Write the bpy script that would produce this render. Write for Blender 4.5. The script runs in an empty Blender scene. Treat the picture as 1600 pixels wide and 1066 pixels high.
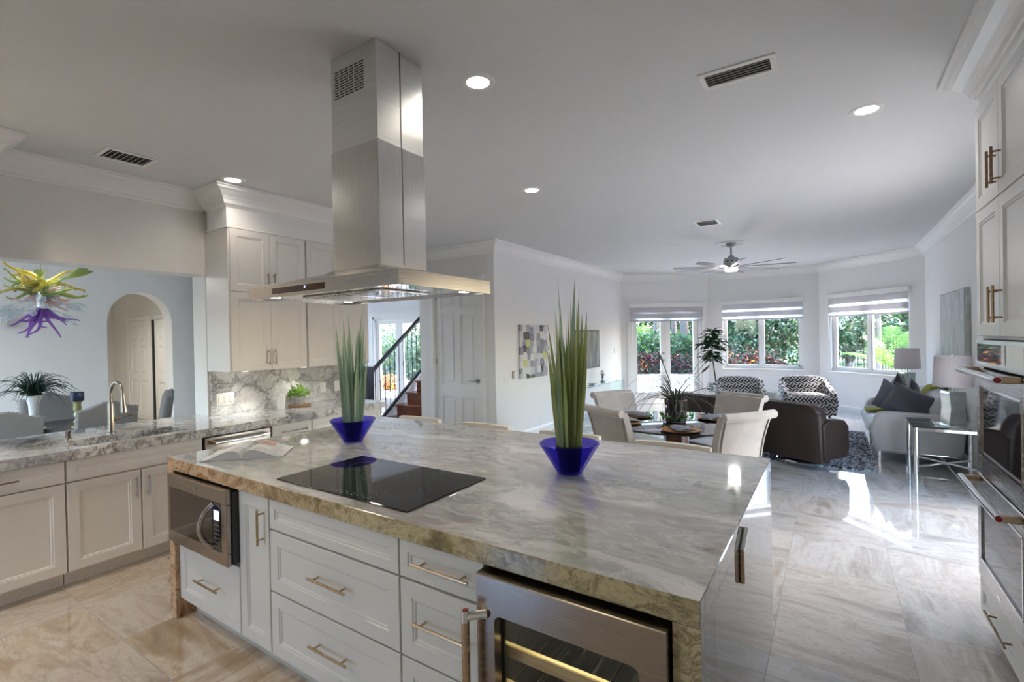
import bpy, bmesh, math, random
from mathutils import Vector, Matrix
PI = math.pi
SC = bpy.context.scene
COL = SC.collection

# ------------------------------------------------------------------ camera
def set_camera():
    cd = bpy.data.cameras.new('camera'); co = bpy.data.objects.new('camera', cd); COL.objects.link(co)
    yaw, pit, rol = math.radians(33.5), math.radians(-0.45), math.radians(-1.1)
    c, s = math.cos(yaw), math.sin(yaw)
    F = Vector((-s*math.cos(pit), c*math.cos(pit), math.sin(pit))); R = Vector((c, s, 0)); U = R.cross(F)
    R2 = R*math.cos(rol)+U*math.sin(rol); U2 = -R*math.sin(rol)+U*math.cos(rol)
    m = Matrix((R2, U2, -F)).transposed().to_4x4(); m.translation = Vector((0, 0, 1.6))
    co.matrix_world = m
    cd.sensor_width = 36; cd.sensor_fit = 'HORIZONTAL'; cd.lens = 36*757/1600
    cd.clip_start = 0.05; cd.clip_end = 300
    SC.camera = co
set_camera()

# ------------------------------------------------------------------ world, sun, exposure
EXPOSURE = 0.36
def set_world():
    w = bpy.data.worlds.new('sky'); SC.world = w; w.use_nodes = True
    nt = w.node_tree; nt.nodes.clear()
    out = nt.nodes.new('ShaderNodeOutputWorld'); bg = nt.nodes.new('ShaderNodeBackground')
    sky = nt.nodes.new('ShaderNodeTexSky'); sky.sky_type = 'NISHITA'; sky.sun_disc = False
    sky.sun_elevation = math.radians(48); sky.sun_rotation = math.radians(60)
    sky.air_density = 1.0; sky.dust_density = 2.5; sky.ozone_density = 1.0
    hs = nt.nodes.new('ShaderNodeHueSaturation'); hs.inputs['Saturation'].default_value = 1.3
    nt.links.new(sky.outputs[0], hs.inputs['Color']); nt.links.new(hs.outputs[0], bg.inputs[0])
    bg.inputs[1].default_value = 2.2
    nt.links.new(bg.outputs[0], out.inputs[0])
    sd = bpy.data.lights.new('sun', 'SUN'); sd.energy = 5.5; sd.angle = math.radians(0.6); sd.color = (1, 0.95, 0.86)
    so = bpy.data.objects.new('sun', sd); COL.objects.link(so)
    d = Vector((0.86, 0.42, 0.95)).normalized()
    so.rotation_euler = d.to_track_quat('Z', 'Y').to_euler(); so.location = (20, 20, 30)
    vs = SC.view_settings
    SC.display_settings.display_device = 'sRGB'
    vs.view_transform = 'Standard'; vs.look = 'None'; vs.exposure = EXPOSURE; vs.gamma = 1.0; vs.use_curve_mapping = False
    cy = SC.cycles
    cy.use_denoising = True; cy.max_bounces = 10; cy.diffuse_bounces = 5; cy.glossy_bounces = 5; cy.transmission_bounces = 8
    cy.transparent_max_bounces = 16; cy.caustics_reflective = False; cy.caustics_refractive = False; cy.sample_clamp_indirect = 6.0
    cy.use_adaptive_sampling = True; cy.adaptive_threshold = 0.02
set_world()

# ------------------------------------------------------------------ large daylight openings that lie behind the camera (sky portals only guide the sky's own light)
def portal(name, loc, n, sx, sy):
    d = bpy.data.lights.new(name, 'AREA'); d.shape = 'RECTANGLE'; d.size = sx; d.size_y = sy; d.cycles.is_portal = True
    o = bpy.data.objects.new(name, d); COL.objects.link(o); o.location = loc
    o.rotation_euler = (-Vector(n)).to_track_quat('Z', 'Y').to_euler()
portal('sky_portal', (-3.7, -2.95, 1.2), (0, 1, 0), 1.1, 2.4)
portal('sky_portal', (-7.05, -2.45, 1.13), (0, 1, 0), 3.6, 2.1)
portal('sky_portal', (1.4, 5.1, 1.15), (-1, 0, 0), 2.3, 2.2)
portal('sky_portal', (-1.31, 12.1, 1.56), (0, -1, 0), 1.7, 1.6)
portal('sky_portal', (.62, 11.28, 1.56), (-.72, -.7, 0), 1.7, 1.6)
portal('sky_portal', (-3.32, 11.42, 1.1), (.64, -.77, 0), 1.8, 2.3)

# ------------------------------------------------------------------ mesh builder
def chamfer_box(sx, sy, sz, b):
    h = (sx/2, sy/2, sz/2); v = []; idx = {}
    for i in (-1, 1):
        for j in (-1, 1):
            for k in (-1, 1):
                s = (i, j, k)
                for a in range(3):
                    idx[(s, a)] = len(v)
                    v.append(tuple(s[q]*(h[q] if q == a else h[q]-b) for q in range(3)))
    f = []
    for a in range(3):
        p, q = [(1, 2), (0, 2), (0, 1)][a]
        for s in (-1, 1):
            ring = []
            for u, w in ((-1, -1), (1, -1), (1, 1), (-1, 1)):
                t = [0, 0, 0]; t[a] = s; t[p] = u; t[q] = w
                ring.append(idx[(tuple(t), a)])
            f.append(ring)
    for c in range(3):
        a, b2 = [(1, 2), (0, 2), (0, 1)][c]
        for sa in (-1, 1):
            for sb in (-1, 1):
                def S(e):
                    t = [0, 0, 0]; t[a] = sa; t[b2] = sb; t[c] = e; return tuple(t)
                f.append([idx[(S(-1), a)], idx[(S(1), a)], idx[(S(1), b2)], idx[(S(-1), b2)]])
    for i in (-1, 1):
        for j in (-1, 1):
            for k in (-1, 1):
                f.append([idx[((i, j, k), 0)], idx[((i, j, k), 1)], idx[((i, j, k), 2)]])
    return v, f

ORG = {}
class MB:
    def __init__(s, X=None):
        s.v = []; s.f = []; s.mi = []; s.X = X
    def add(s, vs, fs, m=0, X=None):
        off = len(s.v)
        for p in vs:
            p = Vector(p)
            if X is not None: p = X @ p
            if s.X is not None: p = s.X @ p
            s.v.append(p)
        for f in fs:
            s.f.append([i+off for i in f]); s.mi.append(m)
        return s
    def box(s, x0, x1, y0, y1, z0, z1, m=0, b=0, X=None):
        c = Matrix.Translation(((x0+x1)/2, (y0+y1)/2, (z0+z1)/2))
        if X is not None: c = X @ c
        sx, sy, sz = abs(x1-x0), abs(y1-y0), abs(z1-z0)
        if b > 0:
            b = min(b, sx*.49, sy*.49, sz*.49)
            v, f = chamfer_box(sx, sy, sz, b)
        else:
            v = [(i*sx/2, j*sy/2, k*sz/2) for i in (-1, 1) for j in (-1, 1) for k in (-1, 1)]
            f = [(0, 1, 3, 2), (4, 6, 7, 5), (0, 4, 5, 1), (2, 3, 7, 6), (0, 2, 6, 4), (1, 5, 7, 3)]
        return s.add(v, f, m, c)
    def rbox(s, x0, x1, y0, y1, z0, z1, r, seg=3, m=0, X=None):
        bm = bmesh.new(); bmesh.ops.create_cube(bm, size=1)
        for v in bm.verts:
            v.co = Vector((v.co.x*(x1-x0), v.co.y*(y1-y0), v.co.z*(z1-z0)))
        bmesh.ops.bevel(bm, geom=list(bm.edges), offset=min(r, abs(x1-x0)*.49, abs(y1-y0)*.49, abs(z1-z0)*.49), segments=seg, profile=.5, affect='EDGES')
        bm.verts.index_update()
        vs = [v.co.copy() for v in bm.verts]; fs = [[v.index for v in f.verts] for f in bm.faces]; bm.free()
        c = Matrix.Translation(((x0+x1)/2, (y0+y1)/2, (z0+z1)/2))
        return s.add(vs, fs, m, X @ c if X is not None else c)
    def rings(s, rings, m=0, caps=True, closed=True, X=None, loop=False):
        n = len(rings[0]); v = [p for r in rings for p in r]; f = []
        R = len(rings)
        for i in range(R if loop else R-1):
            k = (i+1) % R
            for j in range(n if closed else n-1):
                f.append((i*n+j, i*n+(j+1) % n, k*n+(j+1) % n, k*n+j))
        if caps and closed and not loop:
            f.append(list(range(n))[::-1]); f.append([(R-1)*n+j for j in range(n)])
        return s.add(v, f, m, X)
    def tube(s, pts, r, n=8, m=0, X=None, loop=False, caps=True):
        pts = [Vector(p) for p in pts]; rs = r if isinstance(r, (list, tuple)) else [r]*len(pts)
        up = None; out = []
        for i, p in enumerate(pts):
            if loop: d = pts[(i+1) % len(pts)]-pts[i-1]
            else: d = pts[min(i+1, len(pts)-1)]-pts[max(i-1, 0)]
            if d.length < 1e-9: d = Vector((0, 0, 1))
            d.normalize()
            if up is None: up = d.orthogonal().normalized()
            up = (up-d*up.dot(d))
            if up.length < 1e-6: up = d.orthogonal()
            up.normalize(); w = d.cross(up)
            out.append([p+(up*math.cos(2*PI*k/n)+w*math.sin(2*PI*k/n))*rs[i] for k in range(n)])
        return s.rings(out, m, caps, True, X, loop)
    def lathe(s, prof, c=(0, 0, 0), n=32, m=0, X=None, cap=True):
        out = [[(c[0]+max(r, 1e-4)*math.cos(2*PI*k/n), c[1]+max(r, 1e-4)*math.sin(2*PI*k/n), c[2]+z) for k in range(n)] for r, z in prof]
        return s.rings(out, m, cap, True, X)
    def prism(s, poly, a0, a1, axis='Z', m=0, X=None):
        def P(u, v, w):
            return {'Z': (u, v, w), 'Y': (u, w, v), 'X': (w, u, v)}[axis]
        return s.rings([[P(u, v, a0) for u, v in poly], [P(u, v, a1) for u, v in poly]], m, True, True, X)
    def sweep(s, prof, path, z=0, m=0, closed=False):
        pts = [Vector((p[0], p[1])) for p in path]; n = len(pts); out = []
        for i, p in enumerate(pts):
            d0 = (pts[i]-pts[i-1]).normalized() if (i > 0 or closed) else None
            d1 = (pts[(i+1) % n]-pts[i]).normalized() if (i < n-1 or closed) else None
            if d0 is None: d0 = d1
            if d1 is None: d1 = d0
            n0 = Vector((-d0.y, d0.x)); n1 = Vector((-d1.y, d1.x)); mm = (n0+n1)
            mm = mm/max(mm.dot(n0), .2)
            out.append([(p.x+mm.x*o, p.y+mm.y*o, z+h) for o, h in prof])
        return s.rings(out, m, True, True, None, closed)
    def build(s, name, mats, parent=None, smooth=True, sharp=35, mod=None):
        me = bpy.data.meshes.new(name)
        o = Vector((0, 0, 0))
        if parent is not None: o = ORG.get(parent.name, Vector((0, 0, 0)))
        me.from_pydata([tuple(p-o) for p in s.v], [], s.f)
        bm = bmesh.new(); bm.from_mesh(me)
        bmesh.ops.recalc_face_normals(bm, faces=list(bm.faces))
        bm.to_mesh(me); bm.free()
        if not isinstance(mats, (list, tuple)): mats = [mats]
        for m in mats: me.materials.append(m)
        if len(mats) > 1: me.polygons.foreach_set('material_index', s.mi)
        if smooth:
            me.polygons.foreach_set('use_smooth', [True]*len(me.polygons))
            me.set_sharp_from_angle(angle=math.radians(sharp))
        me.update()
        ob = bpy.data.objects.new(name, me); COL.objects.link(ob)
        if parent is not None:
            ob.parent = parent; ORG[ob.name] = o
        return ob

def tag(o, label, cat, group=None):
    o['label'] = label; o['category'] = cat
    if group: o['group'] = group
    return o
def thing(name, label, cat, loc=(0, 0, 0), group=None):
    o = bpy.data.objects.new(name, None); COL.objects.link(o); o.location = loc; o.empty_display_size = .1
    ORG[o.name] = Vector(loc)
    return tag(o, label, cat, group)
def struct(o):
    o['kind'] = 'structure'; return o
def stuff(o):
    o['kind'] = 'stuff'; return o
def dup(root, loc, rz=0, label=None, scale=None):
    r = root.copy(); COL.objects.link(r); r.location = loc; r.rotation_euler = (0, 0, rz)
    if label: r['label'] = label
    if scale: r.scale = (scale, scale, scale)
    def rec(src, dst):
        for ch in [c for c in bpy.data.objects if c.parent == src]:
            k = ch.copy(); COL.objects.link(k); k.parent = dst; rec(ch, k)
    rec(root, r)
    return r
def RZ(a, loc=(0, 0, 0)):
    return Matrix.Translation(loc) @ Matrix.Rotation(a, 4, 'Z')
def frame(O, U, V):
    U = Vector(U); V = Vector(V); N = U.cross(V)
    m = Matrix((U, V, N)).transposed().to_4x4(); m.translation = Vector(O); return m

# ------------------------------------------------------------------ materials
class NT:
    def __init__(s, name):
        s.m = bpy.data.materials.new(name); s.m.use_nodes = True; s.t = s.m.node_tree; s.t.nodes.clear()
        s.out = s.t.nodes.new('ShaderNodeOutputMaterial')
    def n(s, typ, ins=None, out=0, **kw):
        nd = s.t.nodes.new('ShaderNode'+typ)
        for k, v in kw.items(): setattr(nd, k, v)
        for k, v in (ins or {}).items():
            if isinstance(v, bpy.types.NodeSocket): s.t.links.new(v, nd.inputs[k])
            else: nd.inputs[k].default_value = v
        return nd.outputs[out]
    def co(s): return s.n('TexCoord', out=3)
    def mapv(s, vec, scale=(1, 1, 1), rot=(0, 0, 0), loc=(0, 0, 0)):
        return s.n('Mapping', {'Vector': vec, 'Scale': scale, 'Rotation': rot, 'Location': loc})
    def noise(s, vec, scale, detail=4, rough=.55, dist=0, out=0):
        return s.n('TexNoise', {'Vector': vec, 'Scale': scale, 'Detail': detail, 'Roughness': rough, 'Distortion': dist}, out)
    def ramp(s, fac, stops, interp='LINEAR'):
        nd = s.t.nodes.new('ShaderNodeValToRGB'); s.t.links.new(fac, nd.inputs[0]); cr = nd.color_ramp; cr.interpolation = interp
        while len(cr.elements) > 1: cr.elements.remove(cr.elements[-1])
        for i, (p, c) in enumerate(stops):
            e = cr.elements[0] if i == 0 else cr.elements.new(p)
            e.position = p; e.color = (c, c, c, 1) if isinstance(c, (int, float)) else (*c, 1)
        return nd.outputs[0]
    def mix(s, fac, a, b, blend='MIX'):
        nd = s.t.nodes.new('ShaderNodeMix'); nd.data_type = 'RGBA'; nd.blend_type = blend
        for i, v in ((0, fac), (6, a), (7, b)):
            if isinstance(v, bpy.types.NodeSocket): s.t.links.new(v, nd.inputs[i])
            elif i == 0: nd.inputs[i].default_value = v
            else: nd.inputs[i].default_value = (*v, 1)
        return nd.outputs[2]
    def math(s, op, a, b=0.0, clamp=False):
        nd = s.t.nodes.new('ShaderNodeMath'); nd.operation = op; nd.use_clamp = clamp
        for i, v in ((0, a), (1, b)):
            if isinstance(v, bpy.types.NodeSocket): s.t.links.new(v, nd.inputs[i])
            else: nd.inputs[i].default_value = v
        return nd.outputs[0]
    def bump(s, h, strength=.2, dist=.01):
        return s.n('Bump', {'Height': h, 'Strength': strength, 'Distance': dist})
    def bsdf(s, color, rough=.5, metal=0, normal=None, **kw):
        ins = {'Base Color': color if isinstance(color, bpy.types.NodeSocket) else (*color, 1), 'Roughness': rough, 'Metallic': metal}
        if normal is not None: ins['Normal'] = normal
        for k, v in kw.items(): ins[k.replace('_', ' ')] = v
        return s.n('BsdfPrincipled', ins)
    def done(s, sh): s.t.links.new(sh, s.out.inputs[0]); return s.m

def paint(name, c, rough=.5, var=.03, scale=6, bump=0, metal=0, **kw):
    t = NT(name); v = t.co(); nz = t.noise(v, scale, 3)
    lo = tuple(max(0, x*(1-var)) for x in c); hi = tuple(min(1, x*(1+var)) for x in c)
    col = t.ramp(nz, [(.3, lo), (.7, hi)])
    nm = None
    if bump: nm = t.bump(t.noise(v, scale*12, 3), bump, .004)
    return t.done(t.bsdf(col, rough, metal, nm, **kw))
def metal(name, c, rough=.25, brush=(1, 1, 60), var=.08):
    t = NT(name); v = t.co(); nz = t.noise(t.mapv(v, brush), 4, 3)
    col = t.ramp(nz, [(.25, tuple(x*(1-var) for x in c)), (.75, tuple(min(1, x*(1+var)) for x in c))])
    r = t.ramp(nz, [(.2, rough*.8), (.8, rough*1.25)])
    return t.done(t.bsdf(col, r, 1.0))
def emis(name, c, st):
    t = NT(name); return t.done(t.n('Emission', {'Color': (*c, 1), 'Strength': st}))
def pane_glass(name, tint=(.97, .985, .98), refl=1.0):
    t = NT(name); fc = t.n('LayerWeight', {'Blend': .5}, 1)
    f = t.math('MULTIPLY', t.math('ADD', t.math('MULTIPLY', t.math('POWER', fc, 5.0), .9), .035), refl, True)
    a = t.n('BsdfTransparent', {'Color': (*tint, 1)}); g = t.n('BsdfGlossy', {'Color': (1, 1, 1, 1), 'Roughness': .01})
    return t.done(t.n('MixShader', {0: f, 1: a, 2: g}))
def solid_glass(name, c, rough=.05, ior=1.45):
    t = NT(name); return t.done(t.bsdf(c, rough, 0, None, Transmission_Weight=1.0, IOR=ior))

M = {}
def make_materials():
    M['wall'] = paint('wall_paint', (.79, .785, .765), .6, .01, 2)
    M['wall_cool'] = paint('wall_paint_white', (.82, .82, .82), .6, .01, 2)
    M['ceil'] = paint('ceiling_paint', (.71, .72, .735), .7, .01, 2)
    M['trim'] = paint('trim_paint', (.84, .84, .83), .35, .01, 2)
    M['cab'] = paint('cabinet_paint', (.76, .74, .71), .32, .012, 2)
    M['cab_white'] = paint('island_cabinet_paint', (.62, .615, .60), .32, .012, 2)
    M['toe'] = paint('toe_kick_paint', (.5, .49, .46), .5, .03)
    M['dark'] = paint('shadow_gap_black', (.015, .015, .015), .5, .1)
    M['black'] = paint('black_plastic', (.02, .02, .022), .3, .1)
    M['white'] = paint('white_plastic', (.82, .82, .8), .35, .02)
    M['ceramic'] = paint('white_ceramic', (.85, .85, .83), .2, .02)
    M['steel'] = metal('brushed_steel', (.42, .40, .385), .25, (2, 2, 150), .05)
    M['steel_v'] = metal('brushed_steel_upright', (.60, .595, .59), .22, (60, 60, 1))
    M['steel_w'] = metal('warm_brushed_steel', (.36, .31, .265), .24, (1, 1, 60))
    M['galv'] = metal('pale_duct_steel', (.72, .73, .73), .33, (1, 1, 40))
    M['chrome'] = metal('chrome', (.78, .79, .80), .06, (1, 1, 1), .01)
    M['bronze'] = metal('champagne_bronze', (.50, .38, .26), .25, (1, 1, 30))
    M['nickel'] = metal('brushed_nickel', (.42, .37, .33), .22, (1, 1, 30))
    M['pull_r'] = metal('dark_bronze', (.30, .20, .12), .25, (1, 1, 30))
    M['black_glass'] = paint('black_glass', (.012, .012, .013), .03, .05)
    M['brown_glass'] = paint('smoked_glass', (.035, .022, .012), .04, .05)
    M['pane'] = pane_glass('window_glass')
    M['smoked'] = pane_glass('smoked_table_glass', (.16, .18, .18), 1.8)
    M['clear'] = pane_glass('clear_table_glass', (.86, .93, .91), 1.4)
    t = NT('cobalt_glass'); tr = t.n('BsdfTransparent', {'Color': (.42, .38, .95, 1)}); p = t.bsdf((.022, .016, .17), .10, 0, None, Coat_Weight=.8)
    fc = t.n('LayerWeight', {'Blend': .5}, 1)
    M['blue_glass'] = t.done(t.n('MixShader', {0: t.math('ADD', t.math('MULTIPLY', t.math('POWER', fc, 2.0), .6), .05), 1: tr, 2: p}))
    M['red'] = paint('red_enamel', (.25, .01, .015), .2, .1)
    M['lamp_on'] = emis('lamp_lens_lit', (1, .95, .88), 14)
    M['lamp_soft'] = emis('under_light_lit', (1, .93, .82), 8)
    M['fan_lens'] = emis('fan_lens_lit', (1, .96, .9), 3.2)
    M['display'] = emis('blue_display', (.45, .5, 1), 2.2)
    # island quartzite
    t = NT('quartzite'); v = t.co()
    w = t.noise(t.mapv(v, (.7, 1.1, 1)), 1.1, 4, .6, 0, 1)
    vv = t.n('VectorMath', {0: t.mapv(v, (.8, 2.3, 1.6), (0, 0, .16)), 1: t.n('VectorMath', {0: w, 'Scale': 1.25}, operation='SCALE')}, operation='ADD')
    a = t.noise(vv, 1.25, 7, .60, .5)
    base = t.ramp(a, [(.28, (.19, .18, .165)), (.38, (.36, .35, .33)), (.46, (.55, .545, .525)), (.53, (.41, .41, .395)), (.60, (.72, .715, .70)), (.68, (.80, .79, .77)), (.76, (.46, .435, .40))])
    g = t.noise(t.mapv(v, (.8, 1.6, 1), (0, 0, .2), (5, 2, 7)), 1.0, 5, .6, .6)
    grn = t.mix(t.ramp(g, [(.50, 0.0), (.66, .55)]), base, (.34, .39, .33))
    hn = t.noise(t.mapv(v, (.7, 2.2, 1), (0, 0, .15), (1, 9, 3)), 1.5, 6, .62, .8)
    hon = t.mix(t.ramp(hn, [(.56, 0.0), (.70, .55)]), grn, (.47, .33, .24))
    pk = t.noise(t.mapv(v, (.6, 3.4, 1), (0, 0, .12), (7, 3, 1)), 1.6, 6, .65, .9)
    col = t.mix(t.ramp(pk, [(.57, 0.0), (.64, .45), (.70, 0.0)]), hon, (.40, .30, .30))
    vn = t.noise(vv, 3.0, 7, .62, .9)
    vein = t.math('MULTIPLY', t.ramp(t.math('ABSOLUTE', t.math('SUBTRACT', vn, .5)), [(0, .75), (.006, .4), (.018, 0.0)]), t.ramp(t.noise(v, 1.7, 3), [(.38, 0.0), (.6, 1.0)]))
    col = t.mix(vein, col, (.13, .115, .105))
    wv = t.math('MULTIPLY', t.ramp(t.math('ABSOLUTE', t.math('SUBTRACT', t.noise(vv, 2.2, 6, .6, 1.0), .47)), [(0, .8), (.01, .3), (.03, 0.0)]), .7)
    col = t.mix(wv, col, (.84, .83, .80))
    M['quartzite'] = t.done(t.bsdf(col, .06, 0, None, Coat_Weight=.8, Coat_Roughness=.025))
    # honey coloured laminated edge of the slab
    t = NT('quartzite_edge'); v = t.co()
    vv = t.n('VectorMath', {0: t.mapv(v, (1.5, 2, 2.6), (0, .3, .35)), 1: t.n('VectorMath', {0: t.noise(v, 2.2, 4, .6, 0, 1), 'Scale': 1.3}, operation='SCALE')}, operation='ADD')
    a = t.noise(vv, 1.9, 9, .64, .7)
    e1 = t.ramp(a, [(.28, (.08, .035, .02)), (.40, (.34, .17, .08)), (.48, (.58, .40, .24)), (.56, (.40, .22, .10)), (.66, (.62, .48, .33))])
    e2 = t.ramp(a, [(.28, (.08, .075, .03)), (.40, (.28, .24, .11)), (.48, (.50, .42, .25)), (.56, (.32, .28, .14)), (.66, (.55, .48, .33))])
    px = t.noise(t.mapv(v, (.75, .5, .5), (0, 0, 0), (1.2, 0, 0)), 1.0, 2)
    col = t.mix(t.ramp(t.math('ADD', t.math('MULTIPLY', t.n('SeparateXYZ', {0: v}, 0), .33), 1.05), [(.15, 0.0), (.55, 1.0)]), e1, e2)
    vein = t.ramp(t.math('ABSOLUTE', t.math('SUBTRACT', t.noise(vv, 3.4, 7, .62, 1.0), .5)), [(0, .7), (.015, .3), (.035, 0.0)])
    col = t.mix(vein, col, (.10, .06, .035))
    M['quartzite_edge'] = t.done(t.bsdf(col, .14, 0, None, Coat_Weight=.2, Coat_Roughness=.05))
    # grained stone facing of the island end
    t = NT('quartzite_end'); v = t.co()
    a = t.noise(t.mapv(v, (2, 6, .5)), 4, 6, .6, .5)
    col = t.ramp(a, [(.3, (.20, .19, .185)), (.5, (.33, .32, .315)), (.7, (.42, .40, .38))])
    M['quartzite_end'] = t.done(t.bsdf(col, .05, 0, None, Coat_Weight=.5, Coat_Roughness=.03))
    # white marble with broken dark fractures
    for key, fine in (('marble', 1.0), ('marble_wall', .35)):
     t = NT('veined_'+key); v = t.co()
     w = t.noise(v, 3.0, 7, .68, 0, 1)
     vv = t.n('VectorMath', {0: v, 1: t.n('VectorMath', {0: w, 'Scale': .42}, operation='SCALE')}, operation='ADD')
     cr = t.n('TexVoronoi', {'Vector': vv, 'Scale': 5.0}, feature='DISTANCE_TO_EDGE')
     cr2 = t.n('TexVoronoi', {'Vector': vv, 'Scale': 17}, feature='DISTANCE_TO_EDGE')
     cl = t.ramp(t.noise(vv, 2.6, 8, .68), [(.30, (.22, .22, .235)), (.42, (.46, .46, .47)), (.52, (.68, .675, .67)), (.62, (.76, .75, .74)), (.74, (.54, .52, .50))])
     m1 = t.math('MULTIPLY', t.ramp(cr, [(0, .95), (.012, .6), (.05, .18), (.12, 0.0)]), t.ramp(t.noise(v, 2.4, 4), [(.30, .35), (.54, 1.0)]))
     col = t.mix(m1, cl, (.10, .095, .10))
     m2 = t.math('MULTIPLY', t.ramp(cr2, [(0, 1.0), (.04, .6), (.12, 0.0)]), t.ramp(t.noise(t.mapv(v, loc=(4, 4, 4)), 2.6, 4), [(.36, .1), (.52, 1.0)]))
     col = t.mix(t.math('MULTIPLY', m2, fine), col, (.12, .11, .11))
     M[key] = t.done(t.bsdf(col, .08, 0, None, Coat_Weight=.4, Coat_Roughness=.03))
    # floor tiles
    t = NT('polished_tile'); v = t.co()
    TX_, TY_ = .59, .566
    mv = t.mapv(v, (1/TX_, 1/TY_, 1), (0, 0, 0), (-.31/TX_, -1.0/TY_, 0))
    fx = t.n('SeparateXYZ', {0: mv}, 0); fy = t.n('SeparateXYZ', {0: mv}, 1)
    def joint(q):
        fr = t.math('FRACT', q); d = t.math('ABSOLUTE', t.math('SUBTRACT', fr, .5))
        return t.math('GREATER_THAN', d, .4965)
    j = t.math('MAXIMUM', joint(fx), joint(fy))
    cell = t.n('CombineXYZ', {0: t.math('FLOOR', fx), 1: t.math('FLOOR', fy), 2: 0.0})
    rnd = t.n('TexWhiteNoise', {'Vector': cell}, 1)
    rv = t.n('TexWhiteNoise', {'Vector': cell}, 0)
    off = t.n('VectorMath', {0: rnd, 'Scale': 17.0}, operation='SCALE')
    pv = t.n('VectorMath', {0: v, 1: off}, operation='ADD')
    ori = t.math('GREATER_THAN', t.n('SeparateColor', {0: rnd}, 1), .45)
    a = t.n('Mix', {0: ori, 2: t.noise(t.mapv(pv, (.7, 2.8, 1), (0, 0, .25)), 2.0, 9, .64, .8), 3: t.noise(t.mapv(pv, (2.8, .6, 1), (0, 0, .2)), 2.0, 9, .64, .8)})
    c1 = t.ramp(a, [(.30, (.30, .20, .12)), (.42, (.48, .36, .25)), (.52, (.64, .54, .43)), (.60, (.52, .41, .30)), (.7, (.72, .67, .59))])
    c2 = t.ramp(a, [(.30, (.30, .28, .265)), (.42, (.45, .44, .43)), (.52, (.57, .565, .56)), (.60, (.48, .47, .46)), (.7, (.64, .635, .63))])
    # random tile tone, plus warm light left and cool light right painted in
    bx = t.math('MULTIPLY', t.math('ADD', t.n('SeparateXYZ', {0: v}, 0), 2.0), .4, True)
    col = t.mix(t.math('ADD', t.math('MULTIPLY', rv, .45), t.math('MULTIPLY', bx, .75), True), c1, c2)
    vn = t.ramp(t.math('ABSOLUTE', t.math('SUBTRACT', t.noise(t.mapv(pv, (1, 2.5, 1), (0, 0, .6)), 3, 5, .6, 1.5), .5)), [(0, .45), (.015, 0.0)])
    col = t.mix(vn, col, (.30, .24, .19))
    col = t.mix(j, col, (.27, .25, .23))
    M['tile'] = t.done(t.bsdf(col, t.math('ADD', t.math('MULTIPLY', j, .4), .05), 0, None, Coat_Weight=1.0, Coat_Roughness=.02))
    # textiles and leathers
    def fabric(name, c, var=.08, scale=120, rough=.9, sheen=.3):
        t = NT(name); v = t.co()
        a = t.noise(v, scale, 3); b = t.noise(v, 5, 4)
        col = t.mix(t.ramp(b, [(.3, 0.0), (.7, 1.0)]), tuple(x*(1-var) for x in c), tuple(min(1, x*(1+var)) for x in c))
        return t.done(t.bsdf(col, rough, 0, t.bump(a, .25, .003), Sheen_Weight=sheen))
    M['velvet'] = fabric('beige_velvet', (.375, .34, .31), .14, 60, .75, .6)
    M['linen'] = fabric('grey_linen', (.235, .225, .222), .06, 160)
    M['sofa'] = fabric('pale_grey_leather', (.56, .56, .58), .05, 90, .5, .1)
    M['cream'] = fabric('cream_leather', (.74, .70, .63), .04, 80, .45, .05)
    M['brown'] = fabric('dark_brown_leather', (.022, .011, .008), .2, 70, .55, 0)
    M['brown_seam'] = paint('leather_seam', (.008, .006, .006), .6, .1)
    M['navy'] = fabric('charcoal_satin', (.045, .05, .075), .12, 50, .5, .4)
    M['slate'] = fabric('slate_fabric', (.12, .14, .18), .12, 80, .7, .4)
    M['lime'] = fabric('lime_knit', (.40, .40, .03), .12, 60, .9, .3)
    M['napkin'] = fabric('slate_napkin', (.10, .10, .14), .25, 120)
    M['shade'] = None
    t = NT('lamp_shade_linen'); col = t.ramp(t.noise(t.co(), 90, 2), [(.3, (.62, .60, .62)), (.7, (.70, .68, .70))])
    d = t.n('BsdfDiffuse', {'Color': col}); tr = t.n('BsdfTranslucent', {'Color': col})
    M['shade'] = t.done(t.n('MixShader', {0: .35, 1: d, 2: tr}))
    t = NT('sheer_band'); tr = t.n('BsdfTransparent', {'Color': (1, 1, 1, 1)}); d = t.n('BsdfTranslucent', {'Color': (.9, .9, .92, 1)})
    M['sheer'] = t.done(t.n('MixShader', {0: .5, 1: tr, 2: d}))
    t = NT('blind_fabric'); d = t.n('BsdfDiffuse', {'Color': t.ramp(t.noise(t.co(), 150, 2), [(.3, (.62, .61, .63)), (.7, (.70, .69, .71))])}); tr = t.n('BsdfTranslucent', {'Color': (.6, .6, .63, 1)})
    M['blind'] = t.done(t.n('MixShader', {0: .25, 1: d, 2: tr}))
    # black and white fretwork upholstery
    t = NT('fretwork_fabric'); v = t.co()
    px = t.math('ADD', t.n('SeparateXYZ', {0: v}, 0), t.n('SeparateXYZ', {0: v}, 1)); pz = t.math('ADD', t.n('SeparateXYZ', {0: v}, 2), t.math('MULTIPLY', t.n('SeparateXYZ', {0: v}, 1), .5))
    pa = t.math('ADD', px, pz); pb = t.math('SUBTRACT', px, pz)
    ck = t.n('TexChecker', {'Vector': t.n('CombineXYZ', {0: pa, 1: pb, 2: .01}), 'Scale': 8.0}, 1)
    sa = t.math('SINE', t.math('MULTIPLY', pa, 2*PI*16)); sb = t.math('SINE', t.math('MULTIPLY', pb, 2*PI*16))
    st = t.math('ADD', t.math('MULTIPLY', sa, ck), t.math('MULTIPLY', sb, t.math('SUBTRACT', 1.0, ck)))
    k = t.math('GREATER_THAN', st, .1)
    M['fret'] = t.done(t.bsdf(t.mix(k, (.022, .022, .026), (.66, .65, .66)), .9))
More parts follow.
